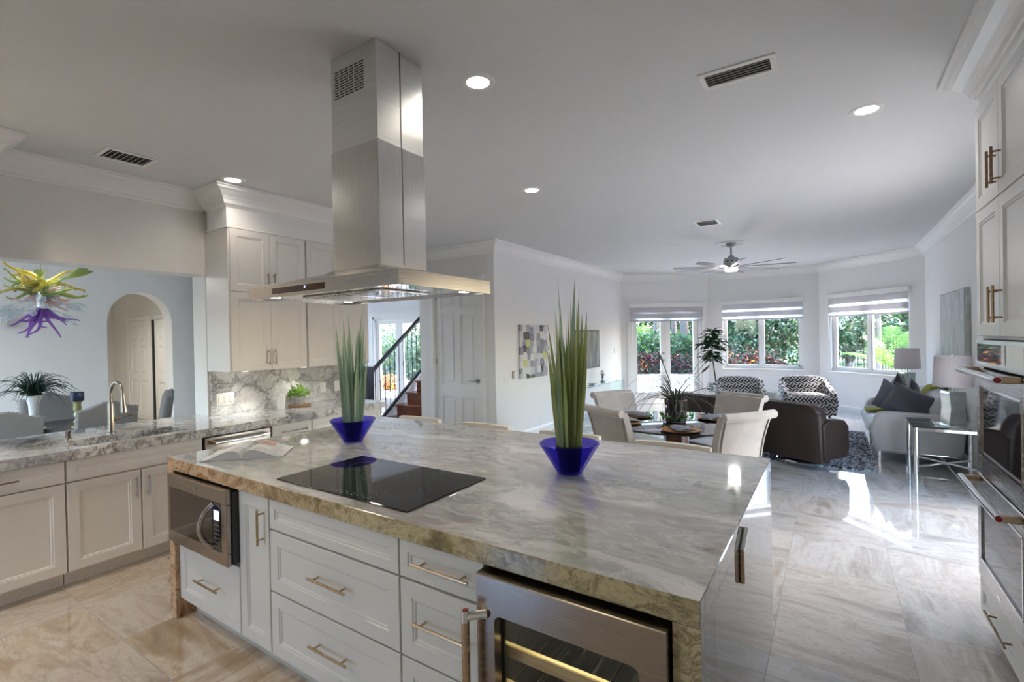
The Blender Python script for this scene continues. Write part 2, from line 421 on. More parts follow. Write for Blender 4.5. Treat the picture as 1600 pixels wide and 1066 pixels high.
    # shag
    t = NT('shag_pile'); v = t.co()
    M['shag'] = t.done(t.bsdf(t.ramp(t.noise(v, 26, 3, .7), [(.40, (.02, .022, .028)), (.5, (.22, .235, .26)), (.60, (.62, .64, .68))]), 1.0))
    # foliage
    def leaf(name, c, c2):
        t = NT(name); b = t.noise(t.co(), 3.5, 2)
        col = t.ramp(b, [(.3, c), (.7, c2)])
        s = t.bsdf(col, .45); tr = t.n('BsdfTranslucent', {'Color': col})
        return t.done(t.n('MixShader', {0: .25, 1: s, 2: tr}))
    M['leaf'] = leaf('leaf_green', (.022, .07, .02), (.075, .17, .045))
    M['leaf_d'] = leaf('leaf_deep_green', (.010, .035, .016), (.03, .085, .035))
    M['leaf_b'] = leaf('leaf_blue_green', (.04, .10, .065), (.11, .20, .12))
    M['leaf_y'] = leaf('leaf_yellow_green', (.09, .20, .025), (.22, .38, .06))
    M['leaf_r'] = leaf('leaf_crimson', (.035, .006, .014), (.16, .022, .022))
    M['leaf_o'] = leaf('flower_orange', (.75, .16, .02), (.9, .35, .05))
    M['leaf_l'] = leaf('frond_pale', (.22, .28, .19), (.42, .48, .36))
    M['blade1'] = leaf('grass_blade_sage', (.30, .43, .31), (.44, .56, .43))
    M['blade2'] = leaf('grass_blade_olive', (.26, .31, .10), (.42, .46, .20))
    M['blade3'] = leaf('grass_blade_moss', (.17, .21, .07), (.28, .33, .13))
    M['herb'] = leaf('herb_green', (.10, .26, .02), (.30, .50, .06))
    M['grass_dark'] = leaf('grass_dark', (.012, .03, .02), (.03, .08, .05))
    M['grass_dry'] = leaf('grass_dry', (.06, .055, .055), (.14, .12, .11))
    M['bark'] = paint('bark', (.16, .13, .11), .9, .3, 12, .5)
    M['twig'] = paint('dark_twig', (.07, .055, .05), .8, .3, 20)
    M['lawn'] = paint('lawn', (.09, .165, .055), .95, .25, 8)
    M['deck'] = paint('pale_pool_deck', (.72, .66, .60), .8, .05, 3)
    M['paver'] = paint('pink_paver', (.52, .38, .33), .85, .1, 5)
    M['pool'] = paint('pool_water', (.45, .72, .75), .05, .04, 1)
    M['mulch'] = paint('mulch', (.10, .07, .05), .95, .3, 9)
    M['iron'] = paint('black_iron', (.012, .012, .014), .4, .1)
    M['ebony'] = paint('ebony_wood', (.018, .015, .018), .3, .15)
    t = NT('cherry_wood'); a = t.noise(t.mapv(t.co(), (1, 12, 12)), 4, 5, .6, .4)
    M['cherry'] = t.done(t.bsdf(t.ramp(a, [(.3, (.09, .025, .012)), (.7, (.24, .075, .03))]), .25))
    t = NT('tan_wood'); a = t.noise(t.mapv(t.co(), (2, 14, 14)), 5, 4, .6, .3)
    M['wood'] = t.done(t.bsdf(t.ramp(a, [(.3, (.33, .17, .07)), (.7, (.50, .29, .13))]), .4))
    t = NT('pale_shelf_wood'); a = t.noise(t.mapv(t.co(), (2, 20, 20)), 4, 4, .6, .3)
    M['shelfwood'] = t.done(t.bsdf(t.ramp(a, [(.3, (.42, .27, .13)), (.7, (.58, .42, .24))]), .4))
    M['paper'] = paint('printed_paper', (.78, .78, .78), .45, .02)
    M['paper_dark'] = paint('page_block', (.5, .5, .51), .7, .05)
    M['pewter'] = paint('pewter', (.30, .29, .30), .35, .15, 10, 0, .7)
    M['galvpot'] = paint('galvanised_pot', (.52, .54, .55), .4, .15, 14, 0, .5)
    M['brass'] = paint('antique_gold', (.50, .46, .22), .35, .2, 14, 0, .6)
    M['navyglass'] = paint('dark_blue_glass', (.03, .05, .10), .08, .3, 9)
    M['mercury'] = metal('smoky_mirror', (.46, .49, .47), .07, (3, 3, 3), .25)
    M['fan'] = metal('fan_nickel', (.40, .40, .42), .35, (1, 1, 1))
    M['fanblade'] = paint('fan_blade', (.30, .30, .32), .45, .06)
    def art_glass(name, c, body):
        t = NT(name); fc = t.n('LayerWeight', {'Blend': .5}, 1)
        tr = t.n('BsdfTransparent', {'Color': (*[.35+.65*x for x in c], 1)})
        p = t.n('AddShader', {0: t.n('MixShader', {0: .5, 1: t.n('BsdfDiffuse', {'Color': (*c, 1)}), 2: t.n('BsdfTranslucent', {'Color': (*c, 1)})}), 1: t.n('MixShader', {0: .06, 1: t.n('BsdfTransparent', {'Color': (0, 0, 0, 1)}), 2: t.n('BsdfGlossy', {'Color': (1, 1, 1, 1), 'Roughness': .05})})})
        return t.done(t.n('MixShader', {0: t.math('ADD', t.math('MULTIPLY', fc, .35), body, True), 1: tr, 2: p}))
    M['cone_y'] = art_glass('yellow_art_glass', (.60, .54, .16), .34)
    M['cone_g'] = art_glass('green_art_glass', (.36, .46, .15), .30)
    M['cone_p'] = art_glass('violet_art_glass', (.44, .22, .66), .34)
    M['cone_k'] = art_glass('pink_art_glass', (.92, .72, .70), .40)
    M['cone_c'] = art_glass('clear_art_glass', (.80, .85, .88), .10)
    # mosaic of painted squares
    t = NT('patchwork_painting'); v = t.co()
    cells = t.n('TexVoronoi', {'Vector': t.mapv(v, (1, 9.2, 9.2)), 'Scale': 1.0, 'Randomness': .55}, 1, distance='CHEBYCHEV')
    h = t.n('SeparateColor', {0: cells}, 0)
    st = t.noise(t.mapv(v, (1, 1, 1)), 40, 4)
    col = t.ramp(h, [(0, (.02, .02, .03)), (.14, (.34, .35, .42)), (.30, (.18, .19, .26)), (.44, (.55, .56, .60)), (.58, (.68, .69, .70)), (.70, (.55, .56, .16)), (.80, (.24, .25, .32)), (.9, (.60, .60, .55))], 'CONSTANT')
    M['art1'] = t.done(t.bsdf(t.mix(t.ramp(st, [(.45, 0.0), (.7, .35)]), col, (.75, .76, .78)), .6))
    t = NT('dark_streak_painting'); v = t.co()
    a = t.noise(t.mapv(v, (1, 7, .8)), 2, 6, .65, .8)
    M['art2'] = t.done(t.bsdf(t.ramp(a, [(.38, (.02, .025, .04)), (.52, (.06, .085, .10)), (.62, (.30, .34, .37)), (.68, (.05, .055, .07))]), .35))
    t = NT('pale_grey_painting'); v = t.co()
    a = t.noise(t.mapv(v, (1, 3, 1)), 4, 8, .7, .8)
    M['art3'] = t.done(t.bsdf(t.ramp(a, [(.3, (.28, .32, .35)), (.5, (.46, .50, .53)), (.7, (.62, .65, .67))]), .5))
    # printed pages
    t = NT('magazine_page'); v = t.co()
    ln = t.math('GREATER_THAN', t.math('SINE', t.math('MULTIPLY', t.n('SeparateXYZ', {0: t.mapv(v, rot=(0, 0, .55))}, 1), 700.0)), .2)
    bl = t.ramp(t.noise(v, 7, 1), [(.5, 0.0), (.52, 1.0)])
    M['page'] = t.done(t.bsdf(t.mix(t.math('MULTIPLY', ln, t.math('MULTIPLY', bl, .45)), (.80, .80, .80), (.25, .25, .28)), .35))
make_materials()
# ------------------------------------------------------------------ the setting
ZC = 2.98
P0 = (-4.03, 10.6); P1 = (-2.42, 11.95); P2 = (-.23, 11.95); P3 = (1.28, 10.4)
WL = -4.88                                   # kitchen face of the left wall
def wall_frame(P, Q):
    d = Vector((Q[0]-P[0], Q[1]-P[1], 0)); L = d.length; d.normalize()
    m = Matrix((d, Vector((d.y, -d.x, 0)), Vector((0, 0, 1)))).transposed().to_4x4(); m.translation = Vector((P[0], P[1], 0))
    return m, L                               # local: u along, v outwards, z up
def wall_mb(P, Q, ops=(), th=.16, z0=0, z1=ZC, ext0=0, ext1=0):
    m, L = wall_frame(P, Q); b = MB()
    us = sorted({-ext0, L+ext1, *[o[0] for o in ops], *[o[1] for o in ops]})
    for a, c in zip(us[:-1], us[1:]):
        mid = (a+c)/2; zs = z0
        for o in sorted([o for o in ops if o[0] <= mid <= o[1]], key=lambda o: o[2]):
            if o[2] > zs: b.box(a, c, 0, th, zs, o[2], X=m)
            zs = o[3]
        if z1 > zs: b.box(a, c, 0, th, zs, z1, X=m)
    return b
def build_shell():
    fl = [(-14, -3.2), (1.5, -3.2), (1.5, 10.45), (-.15, 12.12), (-2.5, 12.12), (-4.15, 10.75), (-4.15, 8.1), (-14, 8.1)]
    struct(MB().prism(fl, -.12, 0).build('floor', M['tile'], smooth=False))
    struct(MB().prism(fl, ZC, ZC+.12).build('ceiling', M['ceil'], smooth=False))
    W = M['wall_cool']
    struct(wall_mb((1.28, -3.2), P3, [(7.25, 9.35, 0, 2.2)], .16, ext1=.05).build('wall_right', W, smooth=False))
    struct(wall_mb(P3, P2, [(.26, 1.88, .80, 2.33)], .17, ext0=.06, ext1=.06).build('wall_bay_right', W, smooth=False))
    struct(wall_mb(P2, P1, [(.30, 1.87, .80, 2.33)], .17).build('wall_bay', W, smooth=False))
    struct(wall_mb(P1, P0, [(.16, 1.88, 0, 2.20)], .17, ext0=.06, ext1=.05).build('wall_bay_left', W, smooth=False))
    struct(wall_mb(P0, (-4.03, 5.65), (), .12).build('wall_art', W, smooth=False))
    struct(wall_mb((-4.15, 5.65), (-5.50, 5.65), [(.13, 1.06, 0, 2.44)], .14).build('wall_closet', M['wall'], smooth=False))
    b = MB(); b.box(-5.64, -5.50, 3.95, 5.79, 2.32, ZC)
    struct(b.build('wall_foyer_header', M['wall'], smooth=False))
    b = wall_mb((WL, 3.95), (WL, -3.2), [(1.75, 3.16, .835, 2.235)], .25)
    struct(b.build('wall_left', M['wall'], smooth=False))
    struct(wall_mb((-5.1, -3.0), (1.28, -3.0), [(.9, 1.9, .05, 2.35)], .2).build('wall_back', M['wall'], smooth=False))
    b = wall_mb((-5.13, 3.95), (-14, 3.95), (), .1)
    # dining room far wall with its arched doorway
    X = -8.9; y0, y1, zs = 2.66, 3.50, 1.93; cy, r = (y0+y1)/2, (y1-y0)/2
    poly = [(-2.6, 0), (y0, 0), (y0, zs)]+[(cy-r*math.cos(PI*k/24), zs+r*1.12*math.sin(PI*k/24)) for k in range(1, 24)]+[(y1, zs), (y1, 0), (4.4, 0), (4.4, ZC), (-2.6, ZC)]
    def tri_wall(poly, xa, xb):
        bm = bmesh.new(); vs = [bm.verts.new((xa, p[0], p[1])) for p in poly]; f = bm.faces.new(vs)
        r_ = bmesh.ops.extrude_face_region(bm, geom=[f]); 
        bmesh.ops.translate(bm, verts=[e for e in r_['geom'] if isinstance(e, bmesh.types.BMVert)], vec=(xb-xa, 0, 0))
        bmesh.ops.triangulate(bm, faces=[f for f in bm.faces if len(f.verts) > 4])
        bm.verts.index_update(); b = MB().add([v.co.copy() for v in bm.verts], [[v.index for v in f.verts] for f in bm.faces]); bm.free(); return b
    struct(tri_wall(poly, X, X-.28).build('wall_dining', W, smooth=True, sharp=20))
    struct(wall_mb((-9.0, -2.5), (-5.0, -2.5), [(.2, 3.7, .12, 2.15)], .2).build('wall_dining_side', W, smooth=False))
    b2 = MB(); b2.box(-8.62, -5.13, 3.82, 3.95, 0, ZC); struct(b2.build('wall_dining_end', W, smooth=False))
    # passage beyond the arch
    struct(wall_mb((-9.18, 4.25), (-14, 4.25), (), .1).build('wall_passage', M['wall'], smooth=False))
    struct(wall_mb((-13.9, 4.3), (-13.9, .5), (), .1).build('wall_passage_end', M['wall'], smooth=False))
    struct(wall_mb((-14, .6), (-9.18, .6), (), .1).build('wall_passage_side', M['wall'], smooth=False))
    # foyer
    struct(wall_mb((-4.1, 8.0), (-10.6, 8.0), [(3.55, 5.25, 0, 2.15), (.6, 2.6, .4, 2.2)], .16).build('wall_foyer', M['wall_cool'], smooth=False))
    struct(wall_mb((-10.5, 8.1), (-10.5, 4.3), [(.6, 2.6, .3, 2.3)], .16).build('wall_foyer_side', M['wall_cool'], smooth=False))
    b = MB(); b.box(-10.5, -5.13, 4.05, 4.15, 0, ZC); struct(b.build('wall_foyer_inner', M['wall'], smooth=False))
    # crown mouldings and baseboards
    cr = [(0, -.165), (.014, -.165), (.02, -.148), (.034, -.142), (.042, -.118), (.058, -.088), (.088, -.052), (.112, -.04), (.118, -.024), (.132, -.02), (.132, 0), (0, 0)]
    room = [(1.28, 3.56), P3, P2, P1, P0, (-4.03, 5.65), (-5.49, 5.65)]
    struct(MB().sweep(cr, room, ZC).build('trim_1', M['trim'], sharp=8))
    struct(MB().sweep(cr, [(WL, 2.19), (WL, .82)], ZC).build('trim_2', M['trim'], sharp=8))
    bb = [(0, 0), (.018, 0), (.018, .11), (.012, .125), (.006, .14), (0, .14)]
    struct(MB().sweep(bb, [(1.28, 3.56), P3, P2, (P1[0]+.01, P1[1])]).build('baseboard_bay', M['trim'], sharp=8))
    struct(MB().sweep(bb, [P0, (-4.03, 5.65), (-4.2, 5.65)]).build('baseboard_art', M['trim'], sharp=8))
    struct(MB().sweep(bb, [(-8.9, -2.4), (-8.9, 2.66)][::-1]).build('baseboard_dining', M['trim'], sharp=8))
build_shell()

def window_unit(n, P, Q, u0, u1, z0, z1):
    m, L = wall_frame(P, Q)
    f = MB(); t = .055
    f.box(u0, u1, .05, .12, z0, z0+t, X=m, b=.004); f.box(u0, u1, .05, .12, z1-t, z1, X=m, b=.004)
    f.box(u0, u0+t, .05, .12, z0+t, z1-t, X=m, b=.004); f.box(u1-t, u1, .05, .12, z0+t, z1-t, X=m, b=.004)
    c = (u0+u1)/2
    f.box(c-.035, c+.035, .05, .12, z0+t, z1-t, X=m, b=.004)
    for a, b in ((u0+t, c-.035), (c+.035, u1-t)):
        f.box(a, a+.025, .065, .105, z0+t, z1-t, X=m); f.box(b-.025, b, .065, .105, z0+t, z1-t, X=m)
        f.box(a, b, .065, .105, z0+t, z0+t+.03, X=m); f.box(a, b, .065, .105, z1-t-.03, z1-t, X=m)
    w = struct(f.build('window_%d' % n, M['trim']))
    g = MB().box(u0+t, u1-t, .082, .088, z0+t, z1-t, X=m).build('pane', M['pane'], w, False)
    s = MB().box(u0-.02, u1+.02, -.035, .05, z0-.035, z0, X=m, b=.006).build('sill', M['trim'], w)
window_unit(1, P2, P1, .30, 1.87, .80, 2.33)
window_unit(2, P3, P2, .26, 1.88, .80, 2.33)

def shade(P, Q, u0, u1, ztop, zbot, label):
    m, L = wall_frame(P, Q)
    r = thing('roller_shade', label, 'window shade', tuple(m @ Vector(((u0+u1)/2, 0, ztop))))
    MB().box(u0, u1, -.07, .012, ztop-.085, ztop, X=m, b=.006).build('valance', M['trim'], r)
    f = MB(); s = MB(); zz = ztop-.085; h0 = (zz-zbot-.03)
    k = 0; z = zz
    for hh, op in ((.36, 1), (.15, 0), (.33, 1), (.16, 0)):
        h = h0*hh
        (f if op else s).box(u0+.02, u1-.02, -.034, -.031, z-h, z, X=m); z -= h
    f.build('opaque_band', M['blind'], r, False); s.build('sheer_band', M['sheer'], r, False)
    MB().box(u0+.02, u1-.02, -.045, -.02, zbot, zbot+.035, X=m, b=.004).build('bottom_rail', M['blind'], r)
    MB().tube([m @ Vector((u1-.03, -.05, ztop-.08)), m @ Vector((u1-.03, -.05, ztop-.9))], .004, 6).build('pull_chain', M['trim'], r)
shade(P2, P1, .27, 1.90, 2.33, 1.88, 'banded roller shade half lowered over the middle garden window behind the ceiling fan')
shade(P3, P2, .23, 1.91, 2.34, 1.88, 'banded roller shade half lowered over the window nearest the sofa')
shade(P1, P0, .12, 1.92, 2.31, 1.89, 'banded roller shade pulled down over the tops of the glass patio doors')

def patio_doors():
    m, L = wall_frame(P1, P0); u0, u1 = .16, 1.88; z1 = 2.20; t = .06
    f = MB()
    f.box(u0, u0+t, .0, .15, 0, z1, X=m, b=.004); f.box(u1-t, u1, .0, .15, 0, z1, X=m, b=.004); f.box(u0+t, u1-t, 0, .15, z1-t, z1, X=m, b=.004)
    f.box(u0+t, u1-t, .0, .15, 0, .03, X=m, b=.004)
    for a, b in ((u0-.08, u0), (u1, u1+.08)): f.box(a, b, -.02, 0, 0, z1+.08, X=m, b=.004)
    d = struct(f.build('door_1', M['trim']))
    c = (u0+u1)/2
    for a, b, s in ((u0+t+.003, c-.002, 1), (c+.002, u1-t-.003, 0)):
        l = MB(); w = .115
        l.box(a, a+w, .05, .10, .035, z1-t-.004, X=m, b=.005); l.box(b-w, b, .05, .10, .035, z1-t-.004, X=m, b=.005)
        l.box(a+w, b-w, .05, .10, .035, .27, X=m, b=.005); l.box(a+w, b-w, .05, .10, z1-t-.15, z1-t-.004, X=m, b=.005)
        lo = l.build('door_leaf', M['trim'], d)
        MB().box(a+w, b-w, .072, .078, .27, z1-t-.15, X=m).build('pane', M['pane'], lo, False)
        if s == 0:
            h = MB(); 
            for zz in (1.0, 1.16):
                h.tube([m @ Vector((a+.055, .05, zz)), m @ Vector((a+.055, .035, zz))], .028, 14)
            h.tube([m @ Vector((a+.055, .04, 1.0)), m @ Vector((a+.055, .0, 1.0)), m @ Vector((a+.10, -.005, 1.0))], .009, 8)
            h.build('handle', M['fan'], lo)
patio_doors()

def side_doors():
    # glazed door in the right wall between the oven cabinet and the sofa
    m, L = wall_frame((1.28, -3.2), P3); u0, u1, z1 = 7.25, 9.35, 2.2; f = MB(); t = .06
    f.box(u0, u0+t, .0, .15, 0, z1, X=m, b=.004); f.box(u1-t, u1, .0, .15, 0, z1, X=m, b=.004); f.box(u0+t, u1-t, 0, .15, z1-t, z1, X=m, b=.004); f.box(u0+t, u1-t, 0, .15, 0, .03, X=m, b=.004)
    d = struct(f.build('door_6', M['trim'])); c = (u0+u1)/2
    for a, b, v in ((u0+t, c+.03, .04), (c-.03, u1-t, .09)):
        l = MB(); w = .06
        l.box(a, a+w, v, v+.04, .03, z1-t, X=m); l.box(b-w, b, v, v+.04, .03, z1-t, X=m); l.box(a+w, b-w, v, v+.04, .03, .11, X=m); l.box(a+w, b-w, v, v+.04, z1-t-.08, z1-t, X=m)
        lo = l.build('door_leaf', M['trim'], d)
        MB().box(a+w, b-w, v+.017, v+.023, .11, z1-t-.08, X=m).build('pane', M['pane'], lo, False)
side_doors()
# unseen roof slab added to block the sun at the side door
struct(MB().box(1.44, 3.5, 1.5, 9.2, 2.65, 2.78).build('ceiling_sun_block', M['trim'], smooth=False))

def panel_door(n, P, Q, u0, u1, z1, handle_at, vdepth=.03, hand=True, mats=None):
    m, L = wall_frame(P, Q)
    W = u1-u0; d = MB(); th = .04; v0 = vdepth
    sw = .115*W/.86; mw = .10*W/.86; cx = (u0+u1)/2
    rows = [(.24, .70), (.90, 1.96), (2.07, z1-.13)] if z1 > 2.3 else [(.22, .82), (.98, 1.56), (1.68, z1-.12)]
    zz = [.012]+[q for r_ in rows for q in r_]+[z1-.004]
    for a, b in ((u0+.003, u0+sw), (u1-sw, u1-.003)): d.box(a, b, v0, v0+th, .012, z1-.004, X=m, b=.002)
    for k in range(0, len(zz), 2): d.box(u0+sw, u1-sw, v0, v0+th, zz[k], zz[k+1], X=m)
    for a, b in rows:
        d.box(cx-mw/2, cx+mw/2, v0, v0+th, a, b, X=m)
        for x0, x1 in ((u0+sw, cx-mw/2), (cx+mw/2, u1-sw)):
            d.box(x0, x1, v0+.016, v0+th-.01, a, b, X=m)
            d.box(x0+.045, x1-.045, v0+.006, v0+.02, a+.045, b-.045, X=m, b=.006)
    o = struct(d.build('door_%d' % n, M['trim']))
    c = MB(); w = .085
    c.box(u0-w-.005, u0-.005, -.022, 0, 0, z1+w, X=m, b=.006); c.box(u1+.005, u1+w+.005, -.022, 0, 0, z1+w, X=m, b=.006); c.box(u0-.005, u1+.005, -.022, 0, z1+.005, z1+w, X=m, b=.006)
    c.box(u0-.02, u0, 0, .12, 0, z1+.02, X=m); c.box(u1, u1+.02, 0, .12, 0, z1+.02, X=m); c.box(u0, u1, 0, .12, z1, z1+.02, X=m)
    c.build('casing', M['trim'], o)
    if hand:
        h = MB(); u = u0+.07 if handle_at == 0 else u1-.07; s = 1 if handle_at == 0 else -1
        h.tube([m @ Vector((u, v0, .96)), m @ Vector((u, v0-.012, .96))], .034, 18)
        h.tube([m @ Vector((u, v0-.01, .96)), m @ Vector((u, v0-.055, .96)), m @ Vector((u+s*.03, v0-.06, .962)), m @ Vector((u+s*.08, v0-.055, .955)), m @ Vector((u+s*.13, v0-.05, .965))], [.011, .011, .011, .009, .006], 8)
        h.build('lever_handle', M['fan'], o)
        k = MB()
        for q in (.25, 1.2, 2.2): k.box((u1 if handle_at == 0 else u0)-.012, (u1 if handle_at == 0 else u0)+.012, v0-.008, v0+.01, q, q+.09, X=m)
        k.build('hinge', M['fan'], o)
panel_door(2, (-4.15, 5.65), (-5.50, 5.65), .15, 1.04, 2.43, 0)
panel_door(3, (-9.18, 4.25), (-14, 4.25), 2.75, 3.75, 2.10, 0, -.012, False)
panel_door(4, (-9.18, 4.25), (-14, 4.25), 1.62, 2.35, 2.10, 0, -.012, False)
struct(MB().box(-11.62, -11.56, 4.20, 4.249, .01, 2.10).build('trim_3', M['dark'], smooth=False))  # dark strip standing in for the shade of a door ajar

def foyer_doors():
    m, L = wall_frame((-4.1, 8.0), (-10.6, 8.0)); u0, u1 = 3.55, 5.25; z1 = 2.15; f = MB(); t = .06
    f.box(u0, u0+t, -.02, .14, 0, z1, X=m); f.box(u1-t, u1, -.02, .14, 0, z1, X=m); f.box(u0, u1, -.02, .14, z1-t, z1, X=m)
    f.box(u0-.09, u1+.09, -.03, 0, z1, z1+.1, X=m); f.box(u1, u1+.09, -.03, 0, 0, z1, X=m); f.box(u0-.09, u0, -.03, 0, 0, z1, X=m)
    d = struct(f.build('door_5', M['trim'])); c = (u0+u1)/2
    for a, b in ((u0+t, c), (c, u1-t)):
        l = MB(); w = .12
        l.box(a, a+w, .04, .09, .01, z1-t, X=m); l.box(b-w, b, .04, .09, .01, z1-t, X=m); l.box(a+w, b-w, .04, .09, .01, .2, X=m); l.box(a+w, b-w, .04, .09, z1-t-.12, z1-t, X=m)
        lo = l.build('door_leaf', M['trim'], d)
        MB().box(a+w, b-w, .06, .066, .2, z1-t-.12, X=m).build('pane', M['pane'], lo, False)
foyer_doors()

# ------------------------------------------------------------------ cabinet fronts and pulls
def front(mb, X, w, h, fw=.06, t=.02, m=0):
    """a framed front with a beaded, recessed panel; X maps u,v,n (n outwards)"""
    fw = min(fw, h*.3, w*.3)
    def ring(i, d): return [(i, i, d), (w-i, i, d), (w-i, h-i, d), (i, h-i, d)]
    rs = [ring(0, 0), ring(0, t-.002), ring(.002, t), ring(fw, t), ring(fw+.003, t-.004), ring(fw+.010, t-.004), ring(fw+.016, t-.009), ring(fw+.020, t-.009)]
    mb.rings(rs, m, True, True, X)
def pull(mb, X, u, v, L, vert=False, r=.0055, off=.034, m=0):
    d = Vector((0, 1, 0)) if vert else Vector((1, 0, 0)); c = Vector((u, v, 0))
    P = lambda p: X @ p
    z = Vector((0, 0, off))
    mb.tube([P(c-d*L/2+z), P(c+d*L/2+z)], r, 10, m)
    for s in (-1, 1):
        q = c+d*(s*L*.36)
        mb.tube([P(q), P(q+z)], r*.8, 8, m)
def unit_front(parent, kind, O, U, w, h, mat, pmat, handle=None, name=None):
    X = frame(O, U, (0, 0, 1))
    b = MB(); front(b, X, w, h)
    o = b.build(kind, mat, parent, sharp=20)
    if handle:
        u, v, L, vert = handle; q = MB(); X2 = X @ Matrix.Translation((0, 0, .018)); pull(q, X2, u, v, L, vert, .0058)
        q.build('handle', pmat, o)
    return o
# ------------------------------------------------------------------ island
IX0, IX1, IY0, IY1, IZ = -3.265, -.28, 1.245, 2.87, .935
def build_island():
    b = MB(); e = .07
    b.box(IX0, IX1, IY0, IY1, IZ-.07, IZ, b=.003)
    b.box(IX0, IX0+e, IY0, 2.45, 0, IZ-.07, 0); b.box(IX1-e, IX1, IY0, IY1, 0, IZ-.07, 2)
    o = b.build('island_countertop', [M['quartzite'], M['quartzite_edge'], M['quartzite_end']], smooth=False)
    for p in o.data.polygons:
        n = p.normal
        if abs(n.z) < .8:
            if n.x > .7 and p.center.x > -1: p.material_index = 2
            else: p.material_index = 1
    tag(o, 'thick polished quartzite island countertop with waterfall ends and honey brown front edge', 'countertop')
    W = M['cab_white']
    def base(x0, x1, name, label, z0=.11):
        r = thing(name, label, 'cabinet', ((x0+x1)/2, 1.6, 0), 'island base cabinets')
        MB().box(x0+.001, x1-.001, 1.288, 2.35, .11, .864).build('body', W, r, False)
        MB().box(x0+.001, x1-.001, 1.35, 2.34, 0, .11).build('toe_kick', M['toe'], r, False)
        return r
    U = (1, 0, 0); Y = 1.287
    def fr(r, kind, x0, x1, z0, z1, h=None): return unit_front(r, kind, (x0+.002, Y, z0+.002), U, x1-x0-.004, z1-z0-.004, W, M['bronze'], h)
    r = thing('base_cabinet', 'island cabinet with one short bottom drawer under the built-in microwave', 'cabinet', (-2.85, 1.6, 0), 'island base cabinets')
    b = MB(); b.box(-3.194, -2.521, 1.288, 2.35, .11, .465); b.box(-3.194, -2.521, 1.75, 2.35, .465, .864)
    b.build('body', W, r, False); MB().box(-3.194, -2.521, 1.35, 2.34, 0, .11).build('toe_kick', M['toe'], r, False)
    fr(r, 'drawer', -3.194, -2.521, .115, .46, (.365, .175, .25, False))
    r = base(-2.519, -2.243, 'base_cabinet', 'slim island cabinet with a single tall door right of the microwave')
    fr(r, 'door', -2.517, -2.245, .115, .858, (.225, .60, .17, True))
    r = base(-2.241, -1.367, 'base_cabinet', 'widest island cabinet with two deep drawers and a plain front below the cooktop')
    fr(r, 'drawer', -2.24, -1.368, .115, .415, (.46, .165, .25, False)); fr(r, 'drawer', -2.24, -1.368, .42, .708, (.46, .155, .25, False)); fr(r, 'fixed_panel', -2.24, -1.368, .714, .858)
    r = base(-1.365, -.965, 'base_cabinet', 'narrow three-drawer island cabinet left of the wine cooler')
    fr(r, 'drawer', -1.364, -.967, .115, .415, (.22, .165, .26, False)); fr(r, 'drawer', -1.364, -.967, .42, .708, (.22, .155, .26, False)); fr(r, 'drawer', -1.364, -.967, .714, .858, (.22, .075, .26, False))
    # bronze outlet bracket on the end panel
    r = thing('corner_pull', 'small bronze bent bar on the polished right end panel of the island', 'handle', (-.28, 1.86, .8))
    b = MB(); x = -.262
    b.box(-.28, -.264, 1.828, 1.846, .725, .845, b=.004); b.build('upright_bar', M['bronze'], r)
    b = MB(); X = Matrix.Translation((-.272, 1.836, .838)) @ Matrix.Rotation(math.radians(24), 4, 'X')
    b.box(-.008, .008, 0, .11, -.010, .012, b=.004, X=X); b.build('arm', M['chrome'], r)
build_island()

def build_microwave():
    r = thing('microwave', 'bronze-toned steel microwave with blue clock set into the end of the island', 'microwave', (-2.85, 1.45, .47))
    x0, x1, y, z0, z1 = -3.19, -2.515, 1.205, .475, .86
    b = MB(); b.box(x0+.01, x1-.002, y+.03, 1.70, z0+.01, z1-.012); b.build('case', M['black'], r, False)
    b = MB(); b.box(x0, x1-.012, y+.006, y+.03, z0, z0+.065, b=.004); b.box(x0, x1-.012, y+.006, y+.03, z1-.075, z1, b=.004)
    b.box(x0, x0+.022, y+.006, y+.03, z0+.065, z1-.075, b=.003); b.box(x1-.065, x1-.012, y+.006, y+.03, z0+.065, z1-.075, b=.003)
    f = b.build('steel_frame', M['steel_w'], r)
    b = MB(); 
    for k in range(9): b.box(x0+.06+k*.065, x0+.115+k*.065, y+.05, y+.09, z1-.013, z1-.005)
    b.build('vent_slots', M['dark'], r, False)
    wx1 = x1-.155
    MB().box(x0+.022, wx1, y+.008, y+.024, z0+.065, z1-.075, b=.003).build('door_window', M['brown_glass'], r)
    cp = MB().box(wx1+.002, x1-.065, y+.008, y+.024, z0+.065, z1-.075, b=.003).build('control_panel', M['black_glass'], r)
    MB().box(wx1+.016, wx1+.064, y+.006, y+.0085, z1-.165, z1-.115).build('display', M['display'], cp, False)
    b = MB()
    for i in range(3):
        for j in range(6): b.box(wx1+.014+i*.021, wx1+.026+i*.021, y+.0065, y+.0085, z1-.195-j*.022, z1-.187-j*.022)
    b.build('buttons', M['pewter'], cp, False)
    pts = [(wx1-.002, y+.012, z1-.09), (wx1-.012, y-.025, z1-.12), (wx1-.028, y-.045, z1-.19), (wx1-.028, y-.045, z0+.16), (wx1-.012, y-.025, z0+.10), (wx1-.002, y+.012, z0+.075)]
    P = []
    for i in range(len(pts)-1):
        for k in range(4):
            P.append(Vector(pts[i]).lerp(Vector(pts[i+1]), k/4))
    P.append(Vector(pts[-1]))
    for _ in range(3): P = [P[0]]+[(P[i-1]+P[i]*2+P[i+1])/4 for i in range(1, len(P)-1)]+[P[-1]]
    MB().tube(P, .012, 10).build('door_handle', M['steel'], r)
    b = MB(); b.tube([(-2.86, y+.007, z1-.036), (-2.86, y+.004, z1-.036)], .014, 20); b.build('badge', M['steel'], r)
build_microwave()

